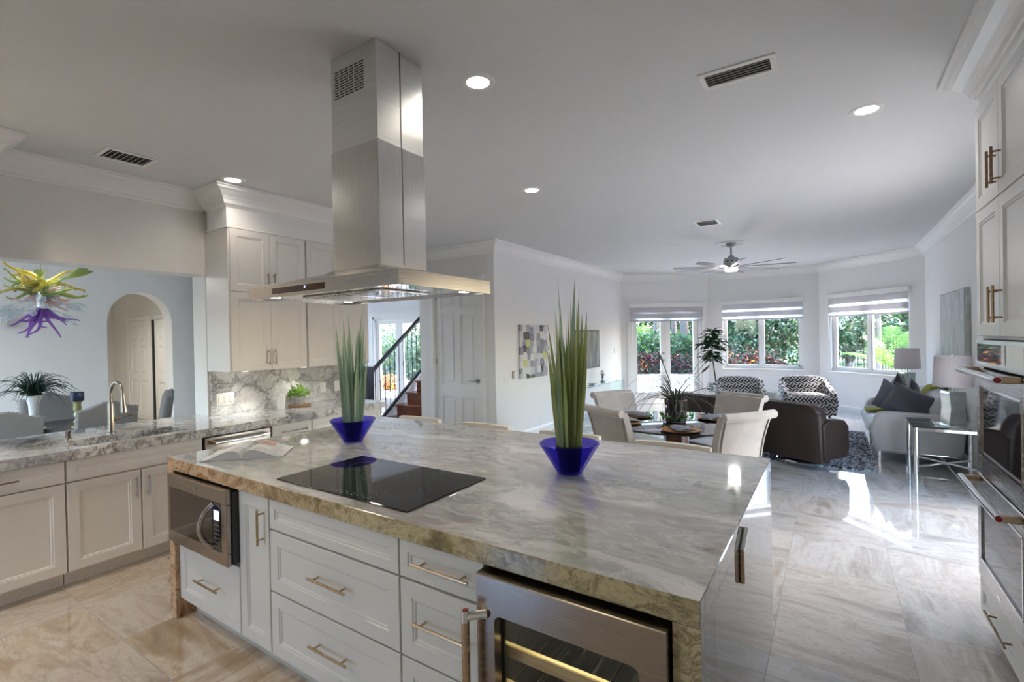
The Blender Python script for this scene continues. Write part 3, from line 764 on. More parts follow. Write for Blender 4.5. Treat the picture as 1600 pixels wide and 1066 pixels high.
def build_wine():
    r = thing('wine_cooler', 'stainless wine cooler with glass door and wooden shelves at the front of the island', 'wine cooler', (-.655, 1.5, 0))
    x0, x1, y, z0, z1 = -.958, -.356, 1.235, .10, .852
    b = MB(); t = .02
    b.box(x0+.004, x0+.004+t, y+.045, 1.8, z0-.06, z1); b.box(x1-.004-t, x1-.004, y+.045, 1.8, z0-.06, z1)
    b.box(x0+.024, x1-.024, 1.78, 1.8, z0-.06, z1); b.box(x0+.024, x1-.024, y+.045, 1.78, z1-.03, z1); b.box(x0+.024, x1-.024, y+.045, 1.78, z0-.06, z0+.04)
    b.build('cabinet_shell', M['black'], r, False)
    # door frame with a round-cornered opening
    wx0, wx1, wz0, wz1, rr = x0+.07, x1-.07, z0+.08, z1-.115, .025
    inner = []
    for cx, cz, a0 in ((wx1-rr, wz1-rr, 0), (wx0+rr, wz1-rr, 90), (wx0+rr, wz0+rr, 180), (wx1-rr, wz0+rr, 270)):
        for k in range(7):
            a = math.radians(a0+k*15); inner.append((cx+rr*math.cos(a), cz+rr*math.sin(a)))
    cx, cz = (wx0+wx1)/2, (wz0+wz1)/2
    outer = []
    for u, w in inner:
        k = inner.index((u, w)); q = k//7
        outer.append([(x1, z1), (x0, z1), (x0, z0), (x1, z0)][q])
    def at(l, yy): return [(u, yy, w) for u, w in l]
    b = MB(); ys = y-.025
    b.rings([at(outer, y+.04), at(outer, ys+.003), at([(u+(.003 if u < cx else -.003), w+(.003 if w < cz else -.003)) for u, w in outer], ys), at(inner, ys), at(inner, y+.01)], 0, False)
    d = b.build('door_frame', M['steel_w'], r)
    MB().box(wx0-.005, wx1+.005, y+.012, y+.02, wz0-.005, wz1+.005).build('door_glass', M['pane'], d, False)
    b = MB(); b.box(wx0-.02, wx0+.005, y+.022, y+.03, wz0-.02, wz1+.02); b.box(wx1-.005, wx1+.02, y+.022, y+.03, wz0-.02, wz1+.02)
    b.build('door_seal', M['black'], d, False)
    for k in range(5):
        z = wz1-.035-k*.125; s = MB()
        if k == 0: s.box(x0+.03, x1-.03, y+.06, y+.075, z-.01, z+.035)
        else: s.box(x0+.03, x1-.03, y+.055, y+.075, z-.02, z+.022, b=.003)
        for q in range(8): s.tube([(x0+.05+q*.07, y+.075, z-.005), (x0+.05+q*.07, 1.76, z-.005)], .003, 6, 1)
        s.build('shelf', [M['shelfwood'], M['chrome']], r)
    hx = x0-.0+.022
    b = MB(); b.tube([(hx-.03, ys-.045, z0+.06), (hx-.03, ys-.045, wz1+.012)], .013, 16)
    h = b.build('door_handle', M['bronze'], d)
    for z in (wz1-.005, z0+.09):
        b = MB(); b.tube([(hx-.03, ys-.045, z), (hx+.02, ys, z+.0)], .014, 10)
        if z > .5: b.tube([(hx-.03, ys-.045, wz1-.02), (hx-.03, ys-.045, wz1+.014)], .0145, 18)
        b.build('handle_mount', M['chrome'], h)
    MB().tube([(hx-.03, ys-.045, wz1+.0141), (hx-.03, ys-.045, wz1+.0155)], .009, 16).build('medallion', M['red'], h)
    ld = bpy.data.lights.new('wine_cooler_light', 'AREA'); ld.size = .4; ld.size_y = .05; ld.shape = 'RECTANGLE'; ld.energy = 2.2; ld.color = (.95, 1, .62)
    lo = bpy.data.objects.new('wine_cooler_light', ld); COL.objects.link(lo); lo.parent = r; lo.location = Vector((-.655, 1.42, z1-.035))-Vector((-.655, 1.5, 0))
build_wine()

def build_cooktop():
    r = thing('cooktop', 'black glass electric cooktop set flush in the island below the hood', 'cooktop', (-1.8, 1.565, IZ))
    x0, x1, y0, y1 = -2.245, -1.365, 1.31, 1.82
    MB().box(x0, x1, y0, y1, IZ+.0005, IZ+.007, b=.002).build('glass_plate', M['black_glass'], r)
    z = IZ+.0073
    def ring(cx, cy, ra, w):
        b = MB(); n = 56; a = [(cx+(ra-w)*math.cos(2*PI*k/n), cy+(ra-w)*math.sin(2*PI*k/n), z) for k in range(n)]; c = [(cx+ra*math.cos(2*PI*k/n), cy+ra*math.sin(2*PI*k/n), z) for k in range(n)]
        return b.rings([a, c], 0, False)
    for cx, cy, rs in ((-1.56, 1.48, (.115, .075)), (-1.62, 1.70, (.10, .07)), (-2.05, 1.68, (.08,)), (-2.08, 1.45, (.09, .06)), (-1.83, 1.62, (.11, .07))):
        b = MB(); n = 56
        for q in rs:
            w = .0016; b.rings([[(cx+(q-w)*math.cos(2*PI*k/n), cy+(q-w)*math.sin(2*PI*k/n), z) for k in range(n)], [(cx+q*math.cos(2*PI*k/n), cy+q*math.sin(2*PI*k/n), z) for k in range(n)]], 0, False)
        b.build('burner_mark', M['pewter'], r, False)
    b = MB(); rr = random.Random(3)
    for k in range(9): b.box(-1.90+k*.035, -1.90+k*.035+rr.uniform(.006, .02), 1.335, 1.338, z-.0002, z)
    for k in range(6): b.box(-1.88+k*.05, -1.865+k*.05, 1.352, 1.354, z-.0002, z)
    b.build('touch_marks', M['white'], r, False)
build_cooktop()

# ------------------------------------------------------------------ island hood
def build_hood():
    r = thing('island_hood', 'stainless island range hood with a tall duct hanging from the ceiling', 'range hood', (-1.88, 1.6, 1.81))
    x0, x1, y0, y1, z0, z1 = -2.41, -1.36, 1.29, 1.875, 1.81, 1.868
    cx0, cx1, cy0, cy1 = -2.05, -1.715, 1.515, 1.82; zc = 1.945
    b = MB()
    def rc(a, c, d, e, z): return [(a, d, z), (c, d, z), (c, e, z), (a, e, z)]
    b.rings([rc(x0+.012, x1-.012, y0+.012, y1-.012, z0+.012), rc(x0+.012, x1-.012, y0+.012, y1-.012, z0), rc(x0, x1, y0, y1, z0), rc(x0, x1, y0, y1, z1), rc(cx0-.03, cx1+.03, cy0-.03, cy1+.03, zc-.02), rc(cx0, cx1, cy0, cy1, zc)], 0, False)
    can = b.build('canopy', M['steel'], r, sharp=12)
    b = MB(); b.box(cx0, cx1, cy0, cy1, zc-.005, 2.52, b=.002); b.build('lower_duct', M['steel_v'], r)
    b = MB(); g = .004; b.box(cx0+g, cx1-g, cy0+g, cy1-g, 2.50, ZC-.002, b=.002); u = b.build('upper_duct', M['galv'], r)
    b = MB(); b.box(cx1-.001, cx1+.0008, 1.662, 1.666, zc+.01, 2.52); b.box(cx1-g-.001, cx1-g+.0008, 1.662, 1.668, 2.52, ZC-.003); b.build('duct_seam', M['dark'], r, False)
    b = MB()
    for i in range(6):
        for j in range(11): b.box(-2.015+i*.036, -1.985+i*.036, cy0+g-.0006, cy0+g+.001, 2.775+j*.0125, 2.781+j*.0125)
    b.build('duct_grille', M['dark'], u, False)
    MB().box(-2.21, -1.81, y0-.0015, y0+.003, z0+.014, z1-.016, b=.001).build('control_panel', paint('smoked_control_strip', (.05, .022, .012), .12), can)
    MB().box(-1.955, -1.945, y0-.002, y0, z0+.028, z0+.036).build('power_button', M['display'], can, False)
    ul = M['steel']
    MB().box(x0+.012, x1-.012, y0+.012, y1-.012, z0+.010, z0+.013).build('underside', M['chrome'], can, False)
    for k in range(2):
        a = -2.17+k*.29; f = MB()
        f.box(a, a+.28, y0+.13, y1-.13, z0+.004, z0+.0095, b=.002)
        for q in range(9): f.box(a+.02+q*.029, a+.034+q*.029, y0+.16, y1-.16, z0+.001, z0+.005, m=1)
        f.build('grease_filter', [M['steel'], M['chrome']], can)
    for a, c in ((x0+.10, y0+.075), (x1-.10, y0+.075), (x0+.10, y1-.075), (x1-.10, y1-.075)):
        l = MB(); l.lathe([(.0, z0+.008), (.024, z0+.008), (.024, z0+.0095)], (a, c, 0), 20, 0); l.lathe([(.024, z0+.0095), (.025, z0+.007), (.031, z0+.007), (.032, z0+.0095)], (a, c, 0), 20, 1)
        lo = l.build('hood_light', [M['lamp_on'], M['chrome']], can)
        d = bpy.data.lights.new('hood_lamp', 'SPOT'); d.energy = 1.5; d.spot_size = 1.9; d.spot_blend = .6; d.shadow_soft_size = .02; d.color = (1, .95, .88)
        q = bpy.data.objects.new('hood_lamp', d); COL.objects.link(q); q.parent = lo; q.location = Vector((a, c, z0+.004))-ORG[lo.name]
build_hood()

# ------------------------------------------------------------------ left counter run
CZ = .915
def build_left_run():
    xf = -4.17; b = MB(); z0 = .85; sx0, sx1, sy0, sy1 = -4.60, -4.27, 1.10, 1.78
    b.box(sx1, xf, -.4, 3.72, z0, CZ); b.box(WL, sx1, sy1, 3.72, z0, CZ); b.box(-5.15, sx1, .795, sy0, z0, CZ); b.box(WL+.001, sx1, -.4, .795, z0, CZ)
    b.box(-5.15, sx0, sy0, sy1, z0, CZ); b.box(-5.15, WL, sy1, 2.199, z0, CZ)
    o = b.build('veined_countertop', M['marble'], smooth=False); tag(o, 'grey veined marble countertop running under the pass-through to the backsplash', 'countertop')
    o = MB().box(WL+.001, WL+.021, 2.215, 3.72, CZ+.001, 1.332).build('backsplash', M['marble_wall'], smooth=False)
    tag(o, 'slab marble backsplash with dark web veins between counter and wall cabinets', 'backsplash')
    r = thing('kitchen_sink', 'undermount brown-lined sink sunk in the veined counter at the pass-through', 'sink', (-4.43, 1.44, .7))
    b = MB(); t = .008
    b.box(sx0, sx1, sy0, sy1, .66, .668); b.box(sx0-t, sx0, sy0, sy1, .66, z0); b.box(sx1, sx1+t, sy0, sy1, .66, z0); b.box(sx0, sx1, sy0-t, sy0, .66, z0); b.box(sx0, sx1, sy1, sy1+t, .66, z0)
    b.build('basin', metal('dark_sink_steel', (.16, .12, .10), .3), r, False)
    MB().lathe([(.0, .669), (.045, .669), (.045, .672), (.03, .674), (0, .671)], (-4.43, 1.44, 0), 20).build('drain', M['chrome'], r)
    fx, fy = -4.68, 1.41
    r = thing('kitchen_faucet', 'tall gooseneck pull-down kitchen faucet in brushed nickel behind the sink', 'faucet', (fx, fy, CZ))
    b = MB(); b.lathe([(.03, 0), (.03, .006), (.024, .012), (.023, .05), (.021, .22), (.0165, .24)], (fx, fy, CZ), 20); b.build('body', M['nickel'], r)
    arc = [(fx, fy, CZ+.23), (fx, fy, CZ+.31)]+[(fx+.075-.075*math.cos(a), fy+.01*a, CZ+.31+.085*math.sin(a)) for a in [PI*k/14 for k in range(1, 14)]]+[(fx+.152, fy+.03, CZ+.29)]
    b = MB(); b.tube(arc, .0135, 12); b.build('gooseneck', M['nickel'], r)
    b = MB(); b.tube([(fx+.152, fy+.03, CZ+.292), (fx+.156, fy+.03, CZ+.25), (fx+.163, fy+.032, CZ+.18), (fx+.164, fy+.032, CZ+.165)], [.016, .017, .023, .022], 14); b.build('spray_head', M['nickel'], r)
    b = MB(); b.tube([(fx, fy+.015, CZ+.10), (fx+.005, fy+.05, CZ+.105)], .016, 12); b.tube([(fx+.005, fy+.04, CZ+.105), (fx+.03, fy+.09, CZ+.125), (fx+.05, fy+.15, CZ+.135)], [.009, .007, .006], 8); b.build('lever', M['nickel'], r)
    o = MB().lathe([(.020, 0), (.020, .004), (.016, .006), (.016, .045), (.0175, .048), (.0175, .062), (.012, .066), (.0, .066)], (-4.66, 1.15, CZ), 20).build('soap_dispenser', M['nickel'])
    tag(o, 'short nickel cap of a soap dispenser left of the faucet', 'soap dispenser')
    C = M['cab']
    yb = -4.222
    U = (0, 1, 0)
    def base(y0, y1, label):
        r = thing('base_cabinet', label, 'cabinet', (-4.5, (y0+y1)/2, 0), 'base cabinets under the veined counter')
        if y0 < 1.3 and y1 > 1.5:
            b = MB(); b.box(WL+.002, yb, y0+.001, y1-.001, .10, .64); b.box(-4.25, yb, y0+.001, y1-.001, .64, .849); b.build('body', C, r, False)
        else: MB().box(WL+.002, yb, y0+.001, y1-.001, .10, .849).build('body', C, r, False)
        MB().box(WL+.002, -4.30, y0+.001, y1-.001, 0, .10).build('toe_kick', C, r, False)
        return r
    def fr(r, kind, y0, y1, z0, z1, h=None): return unit_front(r, kind, (yb, y0+.002, z0+.002), U, y1-y0-.004, z1-z0-.004, C, M['nickel'], h)
    r = base(.24, 1.018, 'base cabinet with drawer over door at the left edge, left of the sink cabinet')
    fr(r, 'drawer', .242, 1.016, .70, .845, (.39, .072, .32, False)); fr(r, 'door', .242, 1.016, .11, .695, (.05, .40, .17, True))
    r = base(-.40, .238, 'base cabinet beyond the left edge of the view, nearest the camera')
    fr(r, 'drawer', -.398, .236, .70, .845, (.31, .072, .28, False)); fr(r, 'door', -.398, .236, .11, .695, (.05, .40, .17, True))
    r = base(1.02, 1.848, 'sink base cabinet with a plain top panel and two doors')
    fr(r, 'fixed_panel', 1.022, 1.846, .70, .845); fr(r, 'door', 1.022, 1.432, .11, .695, (.375, .46, .15, True)); fr(r, 'door', 1.436, 1.846, .11, .695, (.035, .46, .15, True))
    r = base(2.42, 2.822, 'base cabinet with drawers right of the dishwasher under the veined counter')
    fr(r, 'drawer', 2.422, 2.82, .70, .845, (.20, .072, .26, False)); fr(r, 'drawer', 2.422, 2.82, .41, .695, (.20, .14, .26, False)); fr(r, 'drawer', 2.422, 2.82, .11, .405, (.20, .14, .26, False))
    r = base(2.824, 3.68, 'last base cabinet of the veined counter, beside the foyer opening')
    fr(r, 'drawer', 2.826, 3.678, .70, .845, (.42, .072, .26, False)); fr(r, 'door', 2.826, 3.25, .11, .695, (.385, .46, .15, True)); fr(r, 'door', 3.254, 3.678, .11, .695, (.035, .46, .15, True))
    r = thing('dishwasher', 'stainless dishwasher with bar handle under the veined counter', 'dishwasher', (-4.5, 2.13, 0))
    MB().box(WL+.002, -4.235, 1.852, 2.416, .02, .845).build('tub', M['dark'], r, False)
    MB().box(-4.233, -4.205, 1.868, 2.412, .11, .838, b=.006).build('door', M['steel_w'], r)
    b = MB(); b.tube([(-4.155, 1.92, .79), (-4.155, 2.37, .79)], .013, 14); h = b.build('handle', M['chrome'], r)
    for y in (1.925, 2.365): MB().tube([(-4.205, y, .79), (-4.155, y, .79)], .014, 12).build('handle_post', M['bronze'], h)
build_left_run()

def build_uppers():
    C = M['cab']; xf = -4.47; z0, zm, z1 = 1.335, 2.06, 2.625
    def uc(y0, y1, label, hy=True):
        r = thing('wall_cabinet', label, 'cabinet', (-4.7, (y0+y1)/2, z0), 'cream wall cabinets')
        MB().box(WL+.002, xf, y0, y1, z0, z1).build('body', C, r, False)
        ym = (y0+y1)/2
        for a, b, hu in ((y0+.012, ym-.001, 1), (ym+.001, y1-.004, 0)):
            w = b-a
            u = w-.03 if hu else .03
            unit_front(r, 'door', (xf, a, z0+.002), (0, 1, 0), w, zm-z0-.006, C, M['nickel'], (u, .12, .15, True))
            unit_front(r, 'door', (xf, a, zm), (0, 1, 0), w, z1-zm-.004, C, M['nickel'], (u, .12, .13, True))
        return r
    uc(2.205, 2.955, 'two-tier cream wall cabinet beside the pass-through opening')
    uc(2.957, 3.74, 'two-tier cream wall cabinet behind the hood, nearest the foyer')
    uc(-.1, .76, 'cream wall cabinet at the far left edge under its own cornice')
    cr = [(0, -.30), (.012, -.295), (.012, -.285), (.004, -.28), (.004, -.165), (.02, -.155), (.036, -.145), (.045, -.118), (.065, -.085), (.10, -.05), (.125, -.038), (.132, -.022), (.148, -.018), (.148, 0), (-.05, 0), (-.05, -.30)]
    cr = [(o, h-.002) for o, h in cr]
    def corn(path, label, fam='cornice'):
        o = MB().sweep([(a, h) for a, h in cr], path, ZC).build('cabinet_cornice', M['trim'], sharp=8); return tag(o, label, 'cornice')
    zz = -(ZC-z1)
    cr = [(0, zz), (.010, zz+.004), (.010, zz+.016), (.003, zz+.02), (.003, -.175)]+cr[5:12]+[(.132, -.024), (.145, -.02), (.145, -.002), (-.05, -.002), (-.05, zz)]
    corn([(xf-.02, 3.74), (xf-.02+.02, 3.74), (xf, 2.205), (WL+.06, 2.205)][1:], 'deep cream cornice over the wall cabinets beside the pass-through')
    corn([(WL+.06, .76), (xf, .76), (xf, -.1)], 'end of a cream cornice at the upper left edge of the room')
    for y in (2.44, 3.05):
        r = thing('under_cabinet_light', 'small round light under the wall cabinets, %s' % ('nearer the pass-through' if y < 2.6 else 'above the potted herb'), 'light', (-4.68, y, z0))
        MB().lathe([(.0, -.012), (.032, -.012), (.032, -.001)], (-4.68, y, z0), 20).build('lens', M['lamp_soft'], r)
        d = bpy.data.lights.new('under_light', 'SPOT'); d.energy = 6; d.spot_size = 2.2; d.spot_blend = .7; d.shadow_soft_size = .03; d.color = (1, .93, .84)
        q = bpy.data.objects.new('under_light', d); COL.objects.link(q); q.parent = r; q.location = (0, 0, -.016)
build_uppers()

def plate(X, w, h, n, label, name='switch_plate', cat='switch'):
    """X maps u,v,n with n outwards; centred"""
    r = thing(name, label, cat, tuple(X @ Vector((0, 0, 0))))
    MB().box(-w/2, w/2, -h/2, h/2, 0, .006, b=.002, X=X).build('face_plate', M['white'], r)
    b = MB(); s = w/(n+.3)
    for k in range(n):
        c = (k-(n-1)/2)*s
        b.box(c-.016, c+.016, -.033, .033, .005, .010, b=.002, X=X)
    b.build('rocker' if cat == 'switch' else 'socket', M['trim'], r)
XL = lambda y, z: frame((WL+.0215, y, z), (0, 1, 0), (0, 0, 1))
plate(XL(2.345, 1.06), .165, .12, 3, 'white three-gang switch plate on the marble backsplash near the pass-through')
plate(XL(3.41, 1.07), .075, .118, 1, 'white single outlet plate on the backsplash right of the potted herb', 'outlet_plate', 'outlet')
plate(XL(3.60, 1.07), .075, .118, 1, 'white outlet plate at the foyer end of the backsplash behind tall grass', 'outlet_plate', 'outlet')
plate(frame((-4.0295, 5.93, .975), (0, 1, 0), (0, 0, 1)), .165, .12, 3, 'white three-gang switch plate on the wall left of the patchwork painting')
plate(frame((-8.8995, 3.66, 1.06), (0, 1, 0), (0, 0, 1)), .12, .118, 2, 'white switch plate on the dining wall right of the archway')
plate(frame((-4.0295, 10.2, 1.25), (0, 1, 0), (0, 0, 1)), .075, .118, 1, 'small switch plate near the patio doors above the glass console')
o = MB().box(-4.029, -4.010, 6.075, 6.125, .97, 1.09, b=.004).build('remote_holder', M['pewter'])
tag(o, 'small grey fan remote in a wall cradle beside the patchwork painting', 'remote control')

# ------------------------------------------------------------------ things on the counters
def blades(seed, n, base, r0, hmin, hmax, lean, mats, wid):
    rr = random.Random(seed); b = MB()
    for k in range(n):
        a = rr.uniform(0, 2*PI); q = r0*math.sqrt(rr.random()); h = rr.uniform(hmin, hmax)*(1-.25*(q/r0)**2)
        p = Vector((base[0]+q*math.cos(a), base[1]+q*math.sin(a), base[2])); d = Vector((math.cos(a), math.sin(a), 0))
        ll = lean*(.25+.75*q/r0)*rr.uniform(.5, 1.3); w = wid*rr.uniform(.65, 1.25); ta = rr.uniform(0, PI); t = Vector((math.cos(ta), math.sin(ta), 0)); nn = Vector((-t.y, t.x, 0))
        bend = rr.uniform(-.3, 1.0); vs = []; N = 9
        for i in range(N+1):
            s = i/N; c = p+Vector((0, 0, h*s))+d*(ll*h*(s*.7+bend*.5*s*s*s))
            ww = w*(.55+.9*s-.2*s*s if s < .45 else max(0.0, (.915)*(1-((s-.45)/.55)**1.4)))
            vs += [c-t*ww/2, c+nn*ww*.16, c+t*ww/2]
        fs = []
        for i in range(N):
            for j in range(2): fs.append((i*3+j, i*3+j+1, i*3+j+4, i*3+j+3))
        b.add(vs, fs, rr.randrange(len(mats)))
    return b
def grass_bowl(loc, seed, mats, label, n, h0, h1):
    x, y, z = loc
    r = thing('grass_planter', label, 'potted plant', loc, 'blue bowls of tall grass on the island')
    prof = []; N = 13; H = .148
    for k in range(N):
        t0 = k/N; t1 = (k+1)/N; ra = .052+(.142-.052)*t0; rb = .052+(.142-.052)*t1
        prof += [(ra+.0045, H*t0+.001), ((ra+rb)/2+.007, H*(t0+t1)/2), (rb+.0015, H*t1)]
    inn = [(.138, H), (.132, H-.008), (.052, .012), (.0, .010)]
    MB().lathe([(0, .0005), (.052, .0005)]+prof+inn, loc, 56).build('bowl', M['blue_glass'], r, sharp=80)
    MB().lathe([(0, .012), (.048, .012), (.066, .135), (.06, .135), (.055, .12), (0, .12)], loc, 28).build('inner_pot', M['black'], r)
    blades(seed, n, (x, y, z+.118), .056, h0, h1, .13, mats, .031).build('grass_blades', mats, r)
grass_bowl((-2.634, 2.068, IZ), 5, [M['blade1'], M['blade1']], 'cobalt glass bowl of tall sage-green grass behind the cooktop', 68, .36, .78)
grass_bowl((-1.074, 2.109, IZ), 11, [M['blade2'], M['blade2'], M['blade3'], M['blade1']], 'cobalt glass bowl of tall olive-green grass, nearer the living room', 54, .42, .86)

def build_magazine():
    r = thing('open_magazine', 'magazine lying open on the left end of the island', 'magazine', (-2.93, 1.53, IZ))
    X = RZ(math.radians(45), (-2.90, 1.53, IZ))
    N = 12; w, d = .215, .14
    def prof(s, top):
        # arched page block from gutter (0) to edge (1)
        return (.022*math.sin(min(1, s*1.6)*PI)*.9+.006*(1-s)+.004 if top else .001)
    for s in (-1, 1):
        vs = []; 
        for i in range(N+1):
            t = i/N; zt = .004+.052*math.sin(PI*min(1, t*1.15)**.6)*(1-t*.45)
            for yy in (-d, d): vs += [(s*(t*w), yy, .001), (s*(t*w), yy, zt)]
        fs = []; mi = []
        for i in range(N):
            a = i*4; c = a+4
            fs += [(a, a+2, c+2, c), (a, c, c+1, a+1), (a+2, a+3, c+3, c+2)]
        fs += [(0, 1, 3, 2), (N*4, N*4+2, N*4+3, N*4+1)]
        MB().add(vs, fs, 0, X).build('page_block', M['paper_dark'], r)
        vs2 = []; f2 = []
        for i in range(N+1):
            t = i/N; zt = .0055+.052*math.sin(PI*min(1, t*1.15)**.6)*(1-t*.45)
            vs2 += [(s*(t*w*1.01), -d*1.005, zt), (s*(t*w*1.01), d*1.005, zt)]
        for i in range(N): f2.append((i*2, i*2+1, i*2+3, i*2+2))
        pg = MB().add(vs2, f2, 0, X).build('page', M['page'], r)
        if s == 1:
            ph = MB(); vs3 = []; 
            for i in range(2, 8):
                t = i/N; zt = .0062+.052*math.sin(PI*min(1, t*1.15)**.6)*(1-t*.45)
                vs3 += [(t*w, .03, zt), (t*w, .12, zt)]
            ph.add(vs3, [(i*2, i*2+1, i*2+3, i*2+2) for i in range(5)], 0, X); ph.build('photo', paint('printed_photo', (.55, .33, .28), .4, .4, 30), pg)
build_magazine()

o = MB().lathe([(0, 0), (.042, 0), (.042, .122), (.044, .124), (.044, .134), (.03, .142), (.01, .146), (.008, .152), (0, .154)], (-4.735, 2.83, CZ), 28).build('canister', M['ceramic'])
tag(o, 'white lidded ceramic canister on the counter by the backsplash', 'canister')
o = MB().lathe([(0, 0), (.105, 0), (.112, .006), (.112, .016), (.106, .018), (0, .016)], (-4.72, 3.03, CZ), 36).build('wooden_tray', M['wood'])
tag(o, 'round wooden tray under the potted herb', 'tray')
def build_herb():
    L = (-4.73, 3.03, CZ+.0165); r = thing('potted_herb', 'bushy light-green herb in a galvanised pot on the wooden tray', 'potted plant', L)
    MB().lathe([(0, 0), (.048, 0), (.058, .08), (.062, .084), (.056, .086), (.05, .075), (0, .075)], L, 28).build('pot', M['galvpot'], r)
    rr = random.Random(4); b = MB()
    for k in range(420):
        a = rr.uniform(0, 2*PI); q = .115*math.sqrt(rr.random()); h = .09+.13*rr.random()*(1-(q/.13)**2)
        c = Vector((L[0]+q*math.cos(a), L[1]+q*math.sin(a), L[2]+h)); leafquad(b, c, .026, rr)
    for k in range(20):
        a = rr.uniform(0, 2*PI); q = .08*rr.random(); b.tube([(L[0]+q*.3*math.cos(a), L[1]+q*.3*math.sin(a), L[2]+.07), (L[0]+q*math.cos(a), L[1]+q*math.sin(a), L[2]+.17)], .0015, 4)
    b.build('foliage', M['herb'], r)
def leafquad(b, c, s, rr, m=0, asp=.5):
    d = Vector((rr.uniform(-1, 1), rr.uniform(-1, 1), rr.uniform(-.5, 1))).normalized(); w = d.orthogonal().normalized()
    w = (Matrix.Rotation(rr.uniform(0, 2*PI), 3, d) @ w)*asp
    s *= rr.uniform(.7, 1.3); b.add([c-d*s*.5, c+w*s*.5, c+d*s*.6, c-w*s*.5], [(0, 1, 2, 3)], m)


build_herb()

# ------------------------------------------------------------------ bar stools on the far side of the island
def build_stools():
    r = thing('bar_stool', '', 'stool', (0, 0, 0), 'cream bar stools behind the island')
    MB().lathe([(0, 0), (.21, 0), (.215, .006), (.2, .012), (.05, .022), (.03, .03), (.028, .62), (0, .62)], (0, 0, 0), 32).build('pedestal', M['chrome'], r)
    MB().tube([(.17*math.cos(a), .02+.17*math.sin(a), .25) for a in [2*PI*k/24 for k in range(24)]], .009, 8, loop=True).build('foot_ring', M['chrome'], r)
    b = MB(); b.rbox(-.21, .21, -.20, .17, .62, .70, .035); b.build('seat', M['cream'], r)
    b = MB(); N = 14; sec = []
    for k in range(N+1):
        u = -1+2*k/N; x = .235*u; y = .205-.035*u*u; t = .022
        sec.append([(x, y-t, .66), (x, y+t, .66), (x, y+t+.012, .885), (x, y+t+.006, .905), (x, y-t+.010, .905), (x, y-t+.006, .885)])
    b.rings(sec); b.build('backrest', M['cream'], r)
    lab = ['cream bar stool farthest left behind the island, in front of the stairs', 'cream bar stool behind the island in front of the closet door', 'cream bar stool behind the island, partly hidden by the olive grass', 'cream bar stool behind the island in front of the round dining table']
    pos = [(-3.05, 2.93), (-2.33, 2.93), (-1.58, 2.93), (-.86, 2.93)]
    r.location = (*pos[0], 0); r['label'] = lab[0]
    for p, l in zip(pos[1:], lab[1:]): dup(r, (*p, 0), 0, l)
build_stools()
